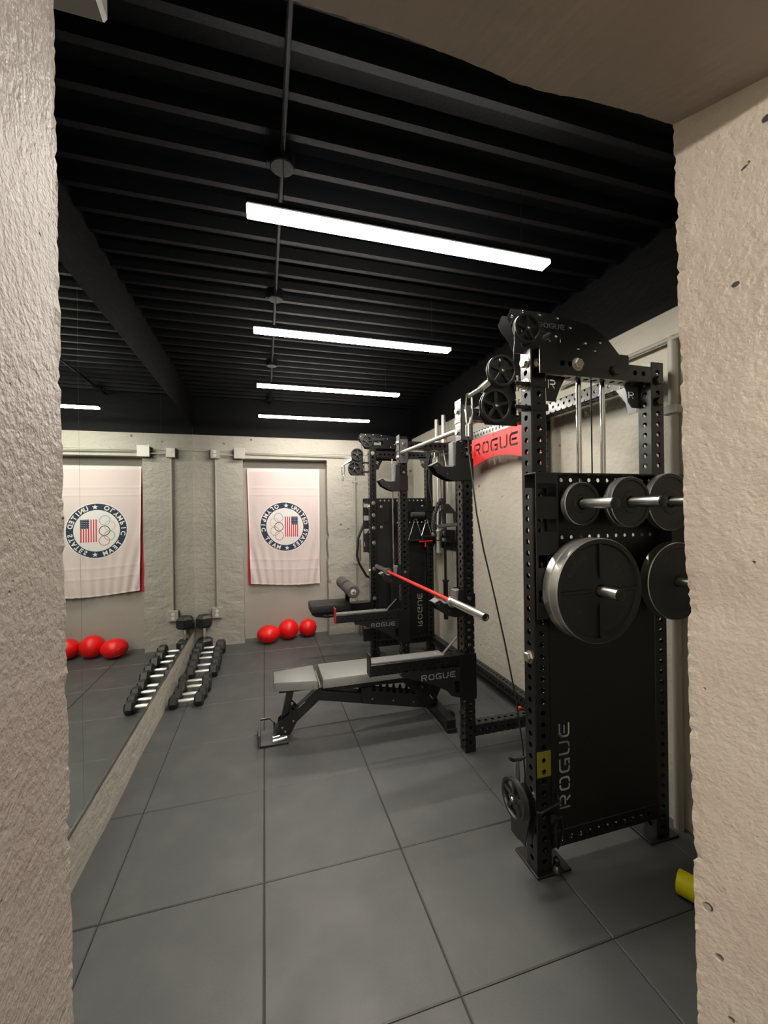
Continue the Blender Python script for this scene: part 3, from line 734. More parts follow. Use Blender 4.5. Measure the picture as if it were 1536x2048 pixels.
    wheel(t, G(1.066, VV(-.016), 2.322), (0, 1, 0), .062); wheel(t, G(1.35, .038, 2.325), (0, 1, 0), .055)
    # swivel pulley block
    c1, c2 = G(.966, VV(.022), 2.149+dzp), G(.934, VV(.022), 1.999+dzp)
    mb = nb(); cp = circ(.968, 2.217, .05, 14)+circ(.937, 2.07, .05, 14)
    outl = [(.925, 2.19), (.968, 2.215), (1.01, 2.20), (1.03, 2.14), (1.05, 2.06), (1.055, 1.925), (.90, 1.925), (.872, 1.96), (.880, 2.03), (.910, 2.09)]
    for vv in (.046,):
        me = plate_mesh(outl, [], .004)
        mb.add_mesh(me, lambda v, vv=vv: (v.x, VV(vv)+v.z, v.y+dzp))
    mb.build('pulley_bracket', 'black_matte', t, ang=25)
    wheel(t, c1, (0, 1, 0), .0665); wheel(t, c2, (0, 1, 0), .070)
    for zz in (2.10, 2.00):
        mb = nb(); mb.obox((1.02, .03, zz), (1.15, .03, zz), .05, .016, c=.003); mb.box(1.09, 1.176, -.006, .0, zz-.014, zz+.014); mb.build('hinge_lug', 'black', t)
        mb = nb(); mb.cyl((1.045, .03, zz-.03), (1.045, .03, zz+.03), .009, 12); mb.lathe((1.045, .03, zz+.03), (0, 0, 1), [(0, .012), (.006, .012)], 6); mb.build('hinge_pin', 'chrome', t)
    # snap hook and stopper
    mb = nb(); mb.tube([(.905, .03, 2.094+dzp), (.872, .03, 2.066+dzp)], .017, 12); mb.tube([(.876, .03, 2.07+dzp), (.815, .028, 2.034+dzp)], [.012, .009], 10); mb.build('cable_stopper', 'satin', t)
    loop = [(.806, .03, 2.045), (.799, .03, 1.98), (.803, .03, 1.93), (.810, .03, 1.913), (.820, .03, 1.925), (.832, .03, 1.965), (.829, .03, 2.03), (.818, .03, 2.048)]
    mb = nb(); mb.tube([(p[0], p[1], p[2]+dzp) for p in loop], .0045, 8, closed=True); mb.build('snap_hook', 'chrome', t)
    mb = nb(); mb.cyl((.811, .03, 1.865+dzp), (.811, .03, 1.918+dzp), .011, 12, c=.003); mb.build('hook_swivel', 'satin', t)
    # cable over the top wheel
    mb = nb(); mb.tube([(1.066, VV(-.016), 2.380), (1.025, VV(-.016), 2.363), (1.008, VV(-.016), 2.325), (1.012, VV(-.01), 2.26), (1.025, VV(.02), 2.19)], .0032, 8); mb.build('cable', 'cable', t)
    # long drop cable
    pts = [(.811, .03, 1.87), (.803, .01, 1.80), (.806, 0, 1.73), (.829, 0, 1.551), (.858, 0, 1.403), (.898, 0, 1.243), (.950, 0, 1.018), (1.001, 0, .772), (1.030, 0, .574), (1.040, 0, .452), (1.036, 0, .36)]
    if near:
        mb = nb(); mb.tube(pts, .0034, 8); mb.build('cable', 'cable', t)
    # low pulley
    mb = nb(); me = plate_mesh([(-.07, .02), (.035, .02), (.05, .16), (.035, .40), (-.03, .47), (-.10, .40), (-.115, .30)], [], .004)
    for xx in (.990, 1.020): mb.add_mesh(me, lambda v, xx=xx: (xx+v.z, -.015+v.x*.75, .20+v.y*.52))
    mb.build('low_pulley_bracket', 'black', t, ang=25)
    wheel(t, G(.952, -.055, .402), (1, 0, .0), .078, .024)
    mb = nb(); mb.box(1.01, 1.092, .008, .068, .17, .31, .004); mb.build('low_pulley_mount', 'black', t)
    mb = nb(); mb.cyl((1.003, -.0, .42), (1.000, 0, .515), .0105, 14); mb.build('pull_pin', 'satin', t)
    mb = nb(); mb.tube([(.965, 0, .530), (.985, 0, .518), (1.018, 0, .517), (1.040, 0, .525)], .007, 8); mb.build('pin_handle', 'black', t)
    mb = nb(); mb.tube([(1.04, .09, .315), (1.06, -.02, .30), (1.09, -.035, .298), (1.19, -.03, .318), (1.20, .0, .33)], .005, 8); mb.build('bent_rod', 'black', t)
    lp = [(1.18, -.02, .245), (1.200, -.02, .25), (1.208, -.02, .20), (1.195, -.02, .135), (1.182, -.02, .12), (1.172, -.02, .14), (1.172, -.02, .21)]
    mb = nb(); mb.tube(lp, .0055, 8, closed=True); mb.build('carabiner', 'black', t)
    mb = nb(); mb.lathe((1.165, -.012, .245), (0, -1, 0), [(0, .018), (.012, .018), (.016, .012)], 16); mb.build('ring_bolt', 'black', t)
    mb = nb(); mb.lathe((1.19, .0, .012), (0, 0, 1), [(0, .028), (.006, .026), (.02, .014), (.045, .014), (.05, .008)], 16); mb.build('floor_bolt', 'black', t)
    # bolts
    if near: pos = [(2.20, 'z'), (2.105, 'z'), (.925, 'z'), (.315, 'z'), (.225, 'z')]
    else: pos = [(2.20, 'z'), (1.62, 'z'), (.925, 'z')]
    for (zz, _) in pos: bolt(t, G(1.095, .038, zz), '-x', s=1.05)
    bolt(t, G(1.133, 0, 2.19), face, s=.9); bolt(t, G(1.300, -.038, 2.185), face, s=1.1); bolt(t, G(1.50, -.038, 2.175), face, me=BOLTB); bolt(t, G(1.79, 0, 2.165), face, me=BOLTB); bolt(t, G(1.79, 0, 2.065), face, me=BOLTB)
    if not near:
        for zz in (2.2, 1.66, 1.53, 1.39, 1.23, .95, .63, .5): 
            bolt(t, (1.133, yb+sg*.076, zz), '-y', s=.8)
        for xx in (1.22, 1.70):
            for zz in (1.62, 1.40): bolt(t, (xx, yb+sg*.078, zz), '-y', s=.6)
    # rear gusset with cut letter and collar
    for gx, name in ((1.70, 'gusset'),):
        R_poly = [[(a*.052, b*.052) for a, b in pl] for pl in rogue()[:3]]
        outl = [(1.66, 2.172), (1.753, 2.172), (1.753, 2.05), (1.715, 2.05), (1.69, 2.08), (1.685, 2.12)]
        me = plate_mesh(outl, [[(1.693+a*.62, 2.095+b*.62) for a, b in pl] for pl in R_poly], .004)
        mb = nb(); mb.add_mesh(me, lambda v: (v.x, .074+v.z, v.y)); mb.build('gusset', 'grey_steel', t, ang=25)
        me = plate_mesh([(.078, 2.172), (.20, 2.172), (.14, 2.09), (.125, 2.03), (.078, 2.03)], [[(.082+a*.9, 2.095+b*.9) for a, b in pl] for pl in R_poly], .004)
        mb = nb(); mb.add_mesh(me, lambda v: (1.751+v.z, v.x, v.y)); mb.build('gusset', 'grey_steel', t, ang=25)
        me = plate_mesh([(1.171, 2.14), (1.27, 2.14), (1.24, 2.09), (1.215, 2.03), (1.171, 2.03)], [[(1.178+a*.75, 2.085+b*.75) for a, b in pl] for pl in R_poly], .004)
        mb = nb(); mb.add_mesh(me, lambda v: (v.x, .0+v.z, v.y)); mb.build('gusset', 'black', t, ang=25)
    if near:
        for k in range(14):
            mb = MB(); zz = 2.021-.0488*k+.026; num = str(36-k)
            for q, c_ in enumerate(num): mb.add_mesh(glyph(c_), lambda v, q=q, zz=zz: (1.7525, yb+.060-q*.0075-v.x*.013, zz-.004+v.y*.013))
            mb.build('hole_number', 'text_dark', t)
        mb = nb(); me = plate_mesh([(1.098, .42), (1.168, .42), (1.168, .53), (1.098, .53)], [circ(1.133, .4515+.0488*k-.022+.012, .011, 10) for k in range(2)], .0006)
        mb.add_mesh(me, lambda v: (v.x, -.0008+v.z, v.y)); mb.build('warning_sticker', 'yellow_sticker', t)
    # weight storage frame on the outer face
    wins = []
    for (za, zb) in ((1.669, 1.616), (1.524, 1.471), (1.378, 1.326), (1.235, 1.183)): wins.append([(1.060, zb), (1.154, zb), (1.154, za), (1.060, za)])
    outl = [(1.052, 1.118), (1.158, 1.118), (1.158, 1.713), (1.052, 1.713)]
    me = plate_mesh(outl, wins, .005)
    sf = nb(); sf.add_mesh(me, lambda v: (v.x, -.078+v.z, v.y))
    sf.box(1.052, 1.86, -.080, .0, 1.708, 1.714, .001)
    me = plate_mesh([(1.052, 1.655), (1.86, 1.655), (1.86, 1.713), (1.052, 1.713)], [circ(1.235+.0488*k, 1.690, .0095, 12) for k in range(12)], .004)
    sf.add_mesh(me, lambda v: (v.x, -.006+v.z, v.y))
    me = plate_mesh([(1.158, 1.405), (1.86, 1.405), (1.86, 1.475), (1.158, 1.475)], [circ(1.235+.0488*k, 1.442, .0085, 12) for k in range(12)], .004)
    sf.add_mesh(me, lambda v: (v.x, -.006+v.z, v.y))
    for za, zb in ((1.475, 1.655), (1.16, 1.405)): sf.box(1.158, 1.86, -.012, -.006, za, zb, .001)
    sf.box(1.77, 1.86, -.078, -.006, 1.118, 1.708, .002)
    sf.build('storage_frame', 'black_matte', t, ang=25)
    for px, pz, pl, nm in ((1.262, 1.585, .25, 0), (1.495, 1.590, .25, 0), (1.730, 1.590, .25, 0), (1.285, 1.235, .245, 1), (1.752, 1.238, .245, 1)):
        mb = nb(); mb.lathe((px, -.012, pz), (0, -1, 0), [(0, .034), (.006, .034), (.008, .0215), (pl-.004, .0215), (pl, .019), (pl, .008)], 28); pg = mb.build('storage_peg', 'satin' , t)
        mb = nb(); mb.lathe((px, -.012-pl, pz), (0, -1, 0), [(0, .0212), (.006, .0212), (.008, .017)], 24); mb.build('end_cap', 'plastic', pg)
    return t
tower(1.50, 1, 'black cable tower nearest the opening, loaded with weight plates', True)
tower(4.376, -1, 'black cable tower farther back, beside the far wall', False)
# storage plates on the near tower
g1 = 'weight plates on the near tower'
T45 = [('ROGUE', 2.36, .155, .030), ('45', .75, .125, .030), ('LB', 3.93, .125, .030), ('STANDARD', 5.35, .155, .026)]
weight_plate((1.285, 1.420, 1.235), .211, .043, 'a', 'large black plate with bright rim, behind its twin on the lower peg', g1, True)
weight_plate((1.285, 1.376, 1.235), .211, .043, 'a', 'large black four-rib plate in front on the lower peg', g1, True, txt=T45)
weight_plate((1.752, 1.425, 1.238), .172, .045, 'a', 'medium black plate at the right on the lower row, cut by the wall', g1, False, txt=[('25', 2.2, .12, .025)])
weight_plate((1.262, 1.425, 1.585), .090, .028, 'a', 'small black plate at the left of the upper row, nearest the upright', g1, False, txt=[('5', 1.57, .062, .018)])
weight_plate((1.495, 1.425, 1.590), .108, .022, 'a', 'small black plate in the middle of the upper row, hidden one behind', g1, False)
weight_plate((1.495, 1.402, 1.590), .108, .022, 'a', 'small black plate in the middle of the upper row, front one', g1, False, txt=[('10', 1.57, .075, .02)])
weight_plate((1.730, 1.425, 1.590), .128, .034, 'a', 'small black plate at the right of the upper row, cut by the wall', g1, False, txt=[('10', 2.3, .09, .02)])
g2 = 'weight plates on the far tower'
weight_plate((1.285, 4.456, 1.235), .214, .048, 'a', 'large dark plate edge showing left of the far tower', g2, True, face=1)
weight_plate((1.752, 4.456, 1.238), .168, .045, 'a', 'dark plate on the wall side of the far tower', g2, False, face=1)
# hexagonal bar hanging behind the far tower
t = thing('trap_bar', (1.2, 4.72, .8), 'dark hexagonal bar frame hanging left behind the far tower', 'barbell')
mb = MB(); mb.tube([(1.10, 4.64, 1.42), (1.035, 4.64, 1.26), (1.018, 4.64, 1.06), (1.045, 4.64, .97), (1.13, 4.64, .82), (1.32, 4.66, .74), (1.50, 4.66, .82), (1.60, 4.66, 1.06), (1.50, 4.66, 1.36), (1.36, 4.64, 1.47), (1.2, 4.64, 1.47)], .0145, 10, closed=True); mb.build('hex_frame', 'black_matte', t)
mb = MB(); mb.cyl((1.055, 4.64, 1.0), (1.055, 4.64, 1.25), .013, 12); mb.build('handle', 'satin', t)

# ------------------------------------------------------------------ squat rack between the towers
t = thing('squat_rack', (1.263, 3.07, 0), 'tall black squat rack in the middle, between the cable towers', 'squat rack')
YA, YB2 = 2.438, 3.698; XF, XB = 1.263, 1.868
for yy, nm in ((YA, 'front_upright'), (YB2, 'front_upright')):
    mb = MB(); perf_tube(mb, (XF, yy, .0), (XF, yy, 2.27), (1, 0, 0), n=12); mb.build(nm, 'black', t, ang=25)
for yy in (YA, YB2):
    mb = MB(); perf_tube(mb, (XB, yy, .0), (XB, yy, 2.27), (1, 0, 0), n=8); mb.build('rear_upright', 'black', t, ang=25)
    mb = MB(); perf_tube(mb, (XF+.038, yy, .135), (XB-.038, yy, .135), (0, 0, 1), n=12); mb.build('bottom_crossmember', 'black', t, ang=25)
    mb = MB(); perf_tube(mb, (XF+.038, yy, 2.19), (XB-.038, yy, 2.19), (0, 0, 1), n=8); mb.build('top_crossmember', 'black', t, ang=25)
mb = MB(); perf_tube(mb, (XB, YA+.038, 2.235), (XB, YB2-.038, 2.235), (0, 0, 1), n=10); mb.build('rear_crossmember', 'black', t, ang=25)
mb = MB(); perf_tube(mb, (1.81, 1.576, 2.215), (1.81, YA-.038, 2.215), (0, 0, 1), n=12, r=.0092); tag(mb.build('linking_beam', 'black', None, (1.81, 1.576, 2.215), ang=25), 'black drilled beam high between the near tower and the squat rack', 'beam', 'linking beams along the right wall')
mb = MB(); perf_tube(mb, (1.81, YB2+.038, 2.215), (1.81, 4.30, 2.215), (0, 0, 1), n=8, r=.0092); tag(mb.build('linking_beam', 'black', None, (1.81, YB2+.038, 2.215), ang=25), 'black drilled beam high between the squat rack and the far tower', 'beam', 'linking beams along the right wall')
mb = MB(); perf_tube(mb, (XB, YA+.038, .135), (XB, YB2-.038, .135), (0, 0, 1), n=8); mb.build('rear_crossmember', 'black', t, ang=25)
mb = MB(); perf_tube(mb, (1.81, YB2+.038, .135), (1.81, 4.30, .135), (0, 0, 1), n=8, r=.0092); tag(mb.build('linking_beam', 'black', None, (1.81, YB2+.038, .135), ang=25), 'black drilled beam near the floor between the squat rack and the far tower', 'beam', 'linking beams along the right wall')
mb = MB(); mb.cyl((1.246, YA+.03, 2.098), (1.246, YB2-.03, 2.118), .0165, 20); mb.build('pull_up_bar', 'satin', t)
for yy in (YA, YB2):     # grey sleeve brackets on the post tops
    mb = MB()
    mb.box(XF-.043, XF-.038, yy-.043, yy+.043, 2.02, 2.285, .001); mb.box(XF-.043, XF+.043, yy-.043, yy-.038, 2.02, 2.245, .001)
    mb.box(XF-.043, XF+.043, yy+.038, yy+.043, 2.02, 2.245, .001); mb.box(XF-.047, XF-.043, yy-.045, yy+.045, 2.135, 2.16, .001)
    b_ = mb.build('bar_bracket', 'grey_steel', t)
    for zz in (2.212, 2.075): bolt(t, (XF-.043, yy, zz), '-x', s=1.0)
    mb = MB(); mb.lathe((XF+.005, yy-.043, 2.20), (0, -1, 0), [(0, .02), (.003, .02), (.005, .017)], 20); mb.build('pivot', 'grey_steel', b_)
for yy in (YA, YB2):
    for zz in (.245, .085):
        bolt(t, (XF-.038, yy, zz), '-x', me=BOLTB, s=1.0)
# red arched sign with real cut-outs
SX = 1.822
yc = 2.985; arcp = []
half = .62
def zlow(y): return 2.006-.062*((y-2.97)/.40)**2
outl = [(yc-half, 2.13)]; n = 24
ys = [yc-half+2*half*k/n for k in range(n+1)]
outl = [(y, max(zlow(y), 1.86)) for y in ys]+[(yc+half, 2.192), (yc+.2, 2.204), (yc-.2, 2.204), (yc-half, 2.192)]
hh = .102
lets = rogue_at(0, 0, hh)
hol = [[(3.315-a, 2.052+b*1.0-(.00)*a) for a, b in pl] for pl in lets]
hol += [circ(yy, zz, .006, 8) for yy, zz in ((3.46, 2.17), (3.0, 2.185), (2.52, 2.17), (3.45, 1.98), (2.5, 1.98), (3.0, 2.028))]
t = thing('name_sign', (SX, yc, 2.0), 'red arched steel sign with cut-out capital letters behind the rack', 'sign')
me = plate_mesh(outl, hol, .005); mb = MB(); mb.add_mesh(me, lambda v: (SX+v.z, v.x, v.y)); mb.build('sign_plate', 'red_sign', t, ang=25)
for yy in (2.52, 3.46):
    mb = MB(); mb.lathe((SX-.003, yy, 2.17), (-1, 0, 0), [(0, .006), (.003, .005)], 10); mb.build('screw', 'black', t)

# ------------------------------------------------------------------ J-cups
CUP = [(1.016, 1.853), (1.055, 1.872), (1.083, 1.849), (1.119, 1.843), (1.178, 1.843), (1.185, 2.005), (1.222, 2.005), (1.222, 1.758), (1.156, 1.756), (1.111, 1.771), (1.052, 1.804), (1.029, 1.838)]
def jcup(yy, dz, lab, full):
    t = thing('j_cup', (1.2, yy, 1.76+dz), lab, 'barbell rest', 'barbell rests hooked on the rack posts')
    pts = [(a, b+dz) for a, b in CUP]
    if not full: pts = [(a, b+dz) for a, b in CUP[:4]]+[(1.178, 1.845+dz), (1.19, 1.93+dz), (1.222, 1.93+dz)]+[(a, b+dz) for a, b in CUP[7:]]
    for s in (-1, 1):
        mb = MB(); mb.prism(pts, lambda q, s=s: (q[0], yy+s*(.040+q[2]), q[1]), .006); mb.build('side_plate', 'black_matte', t)
    mb = MB(); mb.box(1.222, 1.304, yy-.047, yy-.040, 1.76+dz, 1.90+dz, .002); mb.box(1.222, 1.304, yy+.040, yy+.047, 1.76+dz, 1.90+dz, .002); mb.box(1.212, 1.223, yy-.04, yy+.04, 1.77+dz, (2.0 if full else 1.92)+dz, .002); mb.build('post_wrap', 'black', t)
    mb = MB()
    for (a, b) in (((1.022, 1.856), (1.056, 1.873)), ((1.056, 1.871), (1.084, 1.848)), ((1.084, 1.848), (1.178, 1.842))):
        mb.obox((a[0], yy, a[1]+dz-.002), (b[0], yy, b[1]+dz-.002), .078, .008, c=.001)
    mb.box(1.165 if full else 1.17, 1.213, yy-.034, yy+.034, 1.85+dz, (2.008 if full else 1.925)+dz, .004); mb.build('plastic_liner', 'uhmw', t)
    for (bx, bz) in ((1.048, 1.85), (1.12, 1.80)):
        mb = MB(); mb.lathe((bx, yy-.046, bz+dz), (0, -1, 0), [(0, .006), (.002, .005)], 10); mb.build('rivet', 'grey_steel', t)
    mb = MB(); mb.cyl((1.26, yy-.056, 1.93+dz if full else 1.87+dz), (1.26, yy-.047, 1.93+dz if full else 1.87+dz), .012, 12); mb.build('pin', 'satin', t)
jcup(YA, 0, 'black barbell rest high on the nearer rack post, empty', True)
jcup(YB2, 0, 'black barbell rest high on the farther rack post, empty', True)
jcup(YA, -.872, 'black barbell rest under the red bar on the nearer rack post', False)
jcup(YB2, -.872, 'black barbell rest under the red bar on the farther rack post', False)

# ------------------------------------------------------------------ barbells
def barbell(loc, axis, lab, shaft, sleeve1, sleeve2, L=2.2, coll=.69, rs=.0235):
    t = thing('barbell', loc, lab, 'barbell'); c = Vector(loc); a = Vector(axis).normalized()
    mb = MB(); mb.cyl(c-a*coll, c+a*coll, .0140, 24); mb.build('shaft', shaft, t)
    for s, ml in ((-1, sleeve1), (1, sleeve2)):
        mb = MB(); mb.lathe(c+a*s*coll, a*s, [(0, .026), (.002, .035), (.018, .036), (.022, rs+.004), (.03, rs), (L/2-coll-.004, rs), (L/2-coll, rs-.003), (L/2-coll, rs-.006), (L/2-coll-.008, rs-.007), (L/2-coll-.008, .004)], 32); sl = mb.build('sleeve', ml, t)
        mb = MB(); mb.lathe(c+a*s*(L/2-.0085), a*s, [(0, .014), (.003, .013), (.004, .006)], 20); mb.build('end_cap', 'black_matte', sl)
    return t
barbell((1.128, 3.068, .992), (0, 1, 0), 'barbell with bright red shaft racked across the squat rack', 'red', 'satin', 'grey_steel', L=2.22)
barbell((1.850, 4.035, 1.50), (0, 0, 1), 'upright dark barbell hanging against the right wall, nearer one', 'black', 'black', 'bright', L=2.18, rs=.0245, coll=.67)
barbell((1.850, 4.215, 1.84), (0, 0, 1), 'shorter upright bright barbell hanging against the right wall, farther one', 'bright', 'bright', 'bright', L=1.48, rs=.024, coll=.48)
t = thing('bar_hanger', (1.89, 4.12, 1.2), 'black bracket holding the two upright barbells to the wall', 'bracket')
mb = MB(); mb.box(1.925, 1.935, 3.96, 4.29, 1.15, 1.36, .002); mb.box(1.875, 1.925, 3.98, 4.27, 1.23, 1.25, .002); mb.build('back_plate', 'black_matte', t)
for yy in (4.035, 4.215):
    mb = MB(); mb.tube([(1.88, yy-.022, 1.24), (1.84, yy-.025, 1.24), (1.822, yy, 1.24), (1.84, yy+.025, 1.24), (1.88, yy+.022, 1.24)], .006, 8); mb.build('hook', 'black', t)

# ------------------------------------------------------------------ spotter arms
def spotter(yy, lab, tipmat):
    t = thing('spotter_arm', (1.2, yy, .35), lab, 'safety arm', 'safety arms on the rack posts')
    mb = MB(); perf_tube(mb, (.605, yy, .603), (1.20, yy, .603), (0, 0, 1), W=.072, WB=.076, n=12, r=.0085); mb.box(.61, 1.195, yy-.027, yy+.027, .574, .632); mb.build('arm_tube', 'black', t, ang=25)  # inner box is an added core that makes the drilled holes look dark
    mb = MB(); mb.box(.606, 1.085, yy-.033, yy+.033, .639, .652, .003); mb.build('plastic_strip', 'uhmw', t)
    mb = MB(); mb.box(.596, .605, yy-.038, yy+.038, .565, .700, .002); mb.build('end_stop', tipmat, t)
    outl = [(.78, .566), (.80, .545), (1.00, .475), (1.10, .42), (1.13, .385), (1.222, .355), (1.222, .566)]
    hol = rogue_at(.905, .478, .040, .98)[0:0]
    lets = []; lt_ = rogue_at(.925, .505, .036); hw_ = [(1.155, .40), (1.205, .40), (1.205, .475), (1.150, .475)]
    me = plate_mesh(outl, lets+[hw_], .005)
    for s in (-1, 1):
        mb = MB(); mb.add_mesh(me, lambda v, s=s: (v.x, yy+s*.0405+v.z, v.y)); mb.build('gusset_plate', 'black_matte', t, ang=25)
    mb = MB()
    for pl in lt_: mb.prism(pl, lambda q: (q[0], yy-.0435-q[2], q[1]), .0008)
    mb.build('letters', 'letter', t)
    mb = MB()
    for s in (-1, 1): mb.box(1.19, 1.306, yy+s*.0415-.0025, yy+s*.0415+.0025, .345, .640, .001)
    mb.box(1.302, 1.308, yy-.044, yy+.044, .36, .62, .001); mb.box(1.210, 1.222, yy-.04, yy+.04, .345, .64, .001); mb.build('post_bracket', 'black', t)
    mb = MB(); mb.obox((1.085, yy-.012, .648), (1.185, yy-.012, .745), .022, .006, up=(-.7, 0, .7), c=.001); mb.build('strut', 'grey_steel', t)
    for (bx, bz) in ((1.10, .645), (1.19, .635), (.70, .655), (.86, .655), (1.04, .655)):
        mb = MB(); mb.lathe((bx, yy, bz-.004), (0, 0, 1), [(0, .006), (.003, .006), (.005, .003)], 10); mb.build('screw', 'satin', t)
spotter(YA, 'black safety arm on the nearer rack post, over the bench', 'black_matte')
spotter(YB2, 'black safety arm with red end cap on the farther rack post', 'red')

# ------------------------------------------------------------------ adjustable bench
BY = 2.965
t = thing('weight_bench', (.6, BY, 0), 'adjustable flat bench with grey pads and black frame', 'bench')
def pad(x0, x1, w0, w1, z0, z1, name, m_='vinyl'):
    mb = MB(); N1 = 10; rows = []
    e = .012
    prof = [(-1, 0), (-1, .75), (-.97, .93), (-.90, 1), (.90, 1), (.97, .93), (1, .75), (1, 0)]
    xs = [x0, x0+.003, x0+e, x1-e, x1-.003, x1]; zf = [.75, .92, 1, 1, .92, .75]
    for x, f_ in zip(xs, zf):
        w_ = w0+(w1-w0)*(x-x0)/(x1-x0)
        if f_ < .8: w_ -= .004
        rows.append([mb.vert((x, BY+a*w_/2, z0+(z1-z0)*(b*f_ if b > .5 else b))) for a, b in prof])
    for a, b in zip(rows[:-1], rows[1:]):
        for k in range(len(prof)): mb.face((a[k], a[(k+1) % 8], b[(k+1) % 8], b[k]))
    mb.face(rows[0]); mb.face(rows[-1]); return mb.build(name, m_, t, ang=40)
pad(.045, .335, .205, .31, .365, .425, 'seat_pad'); pad(.368, 1.36, .31, .31, .365, .428, 'back_pad')
for xa in ((.345, .358),):
    mb = MB(); mb.cyl((.351, BY-.14, .375), (.351, BY+.14, .375), .010, 12); mb.build('hinge_rod', 'satin', t)
outl = [(.375, .367), (1.33, .367), (1.33, .335), (1.28, .285), (.75, .305), (.55, .305), (.375, .325)]
me = plate_mesh(outl, [], .004)
mb = MB()
for pl in rogue_at(.435, .328, .025): mb.prism(pl, lambda q: (q[0], BY-.0772-q[2], q[1]), .0008)
mb.build('letters', 'letter', t)
for s in (-1, 1):
    mb = MB(); mb.add_mesh(me, lambda v, s=s: (v.x, BY+s*.075+v.z, v.y)); mb.build('pad_bracket', 'black_matte', t, ang=25)
mb = MB(); mb.box(.08, .335, BY-.075, BY+.075, .335, .366, .004); mb.build('seat_bracket', 'black', t)
mb = MB(); mb.obox((.36, BY, .270), (1.26, BY, .085), .075, .075, c=.004); mb.build('spine', 'black', t)
mb = MB(); mb.obox((.385, BY, .300), (.06, BY, .035), .072, .070, c=.004); mb.build('front_leg', 'black', t)
mb = MB(); mb.obox((.165, BY, .345), (.115, BY, .13), .050, .045, up=(1, 0, 0), c=.003); mb.build('seat_post', 'black', t)
me = plate_mesh([(.085, .03), (.155, .03), (.215, .14), (.20, .20), (.17, .235), (.15, .225), (.145, .17), (.115, .15), (.075, .12), (.07, .07)], [circ(.17, .205, .012, 8)], .005)
for s in (-1, 1):
    mb = MB(); mb.add_mesh(me, lambda v, s=s: (v.x, BY+s*.041+v.z, v.y)); mb.build('leg_bracket', 'black_matte', t, ang=25)
    for bx, bz in ((.100, .085), (.175, .12), (.12, .055)):
        mb = MB(); mb.lathe((bx, BY+s*.043, bz), (0, s, 0), [(0, .007), (.003, .006)], 10); mb.build('screw', 'satin', t)
# ladder for the back adjustment
ty = [(.70, .262), (.70, .238)]
teeth = []; n = 8
for k in range(n):
    xa = .72+.052*k; zb = .262-.205*(xa-.70)
    teeth += [(xa, zb+.028), (xa+.014, zb+.030), (xa+.020, zb-.004), (xa+.046, zb-.008)]
base = [(1.16, .13), (1.16, .072), (.66, .175), (.66, .285)]
me = plate_mesh([(.66, .285)]+teeth+[(1.16, .15)]+[(1.16, .072), (.66, .175)], [], .005)
for s in (-1, 1):
    mb = MB(); mb.add_mesh(me, lambda v, s=s: (v.x, BY+s*.048+v.z, v.y)); mb.build('ladder_plate', 'black_matte', t, ang=25)
    for bx in (.74, .90, 1.06):
        mb = MB(); mb.lathe((bx, BY+s*.051, .205-.205*(bx-.70)), (0, s, 0), [(0, .007), (.003, .006)], 10); mb.build('rivet', 'satin', t)
me = plate_mesh([(.98, .29), (1.27, .29), (1.28, .215), (1.22, .10), (1.13, .09), (1.10, .17)], [circ(1.12, .245, .008, 8), circ(1.2, .15, .01, 8)], .006)
for s in (-1, 1):
    mb = MB(); mb.add_mesh(me, lambda v, s=s: (v.x, BY+s*.062+v.z, v.y)); mb.build('pivot_bracket', 'black', t, ang=25)
mb = MB(); mb.cyl((1.12, BY-.085, .245), (1.12, BY+.085, .245), .009, 10); mb.cyl((1.2, BY-.085, .15), (1.2, BY+.085, .15), .009, 10); mb.build('pivot_bolt', 'satin', t)
mb = MB(); mb.box(1.215, 1.285, 2.66, 3.27, .02, .09, .004); mb.build('rear_foot', 'black', t)
for yy in (2.66, 3.27):
    mb = MB(); mb.box(1.212, 1.288, yy-.012, yy+.05 if yy < 3 else yy+.012, 0, .03, .003); mb.build('rubber_foot', 'plastic', t)
for yy in (2.80, 3.13):
    mb = MB(); mb.lathe((1.30, yy-.014, .045), (0, 1, 0), [(0, .036), (.004, .040), (.024, .040), (.028, .036)], 24); mb.build('wheel', 'plastic', t)
    mb = MB(); mb.cyl((1.285, yy-.03, .045), (1.31, yy-.03, .045), .010, 10); mb.build('axle', 'satin', t)
# front foot: low bent plate with grab handle
mb = MB(); mb.box(-.045, .135, 2.86, 3.07, .004, .012, .002); mb.box(-.058, -.046, 2.86, 3.10, .004, .085, .002); mb.build('front_foot', 'grey_steel', t)
mb = MB(); mb.tube([(-.05, 3.09, .080), (.02, 3.11, .072), (.05, 3.06, .060), (.05, 3.05, .012)], .007, 8); mb.build('foot_handle', 'black', t)
for yy in (2.885, 2.93):
    mb = MB(); mb.cyl((.035, yy, .022), (.13, yy+.01, .030), .011, 12); mb.build('chrome_roller', 'chrome', t)
mb = MB(); mb.box(-.048, .138, 2.855, 2.862, 0, .014); mb.build('rubber_edge', 'plastic', t)

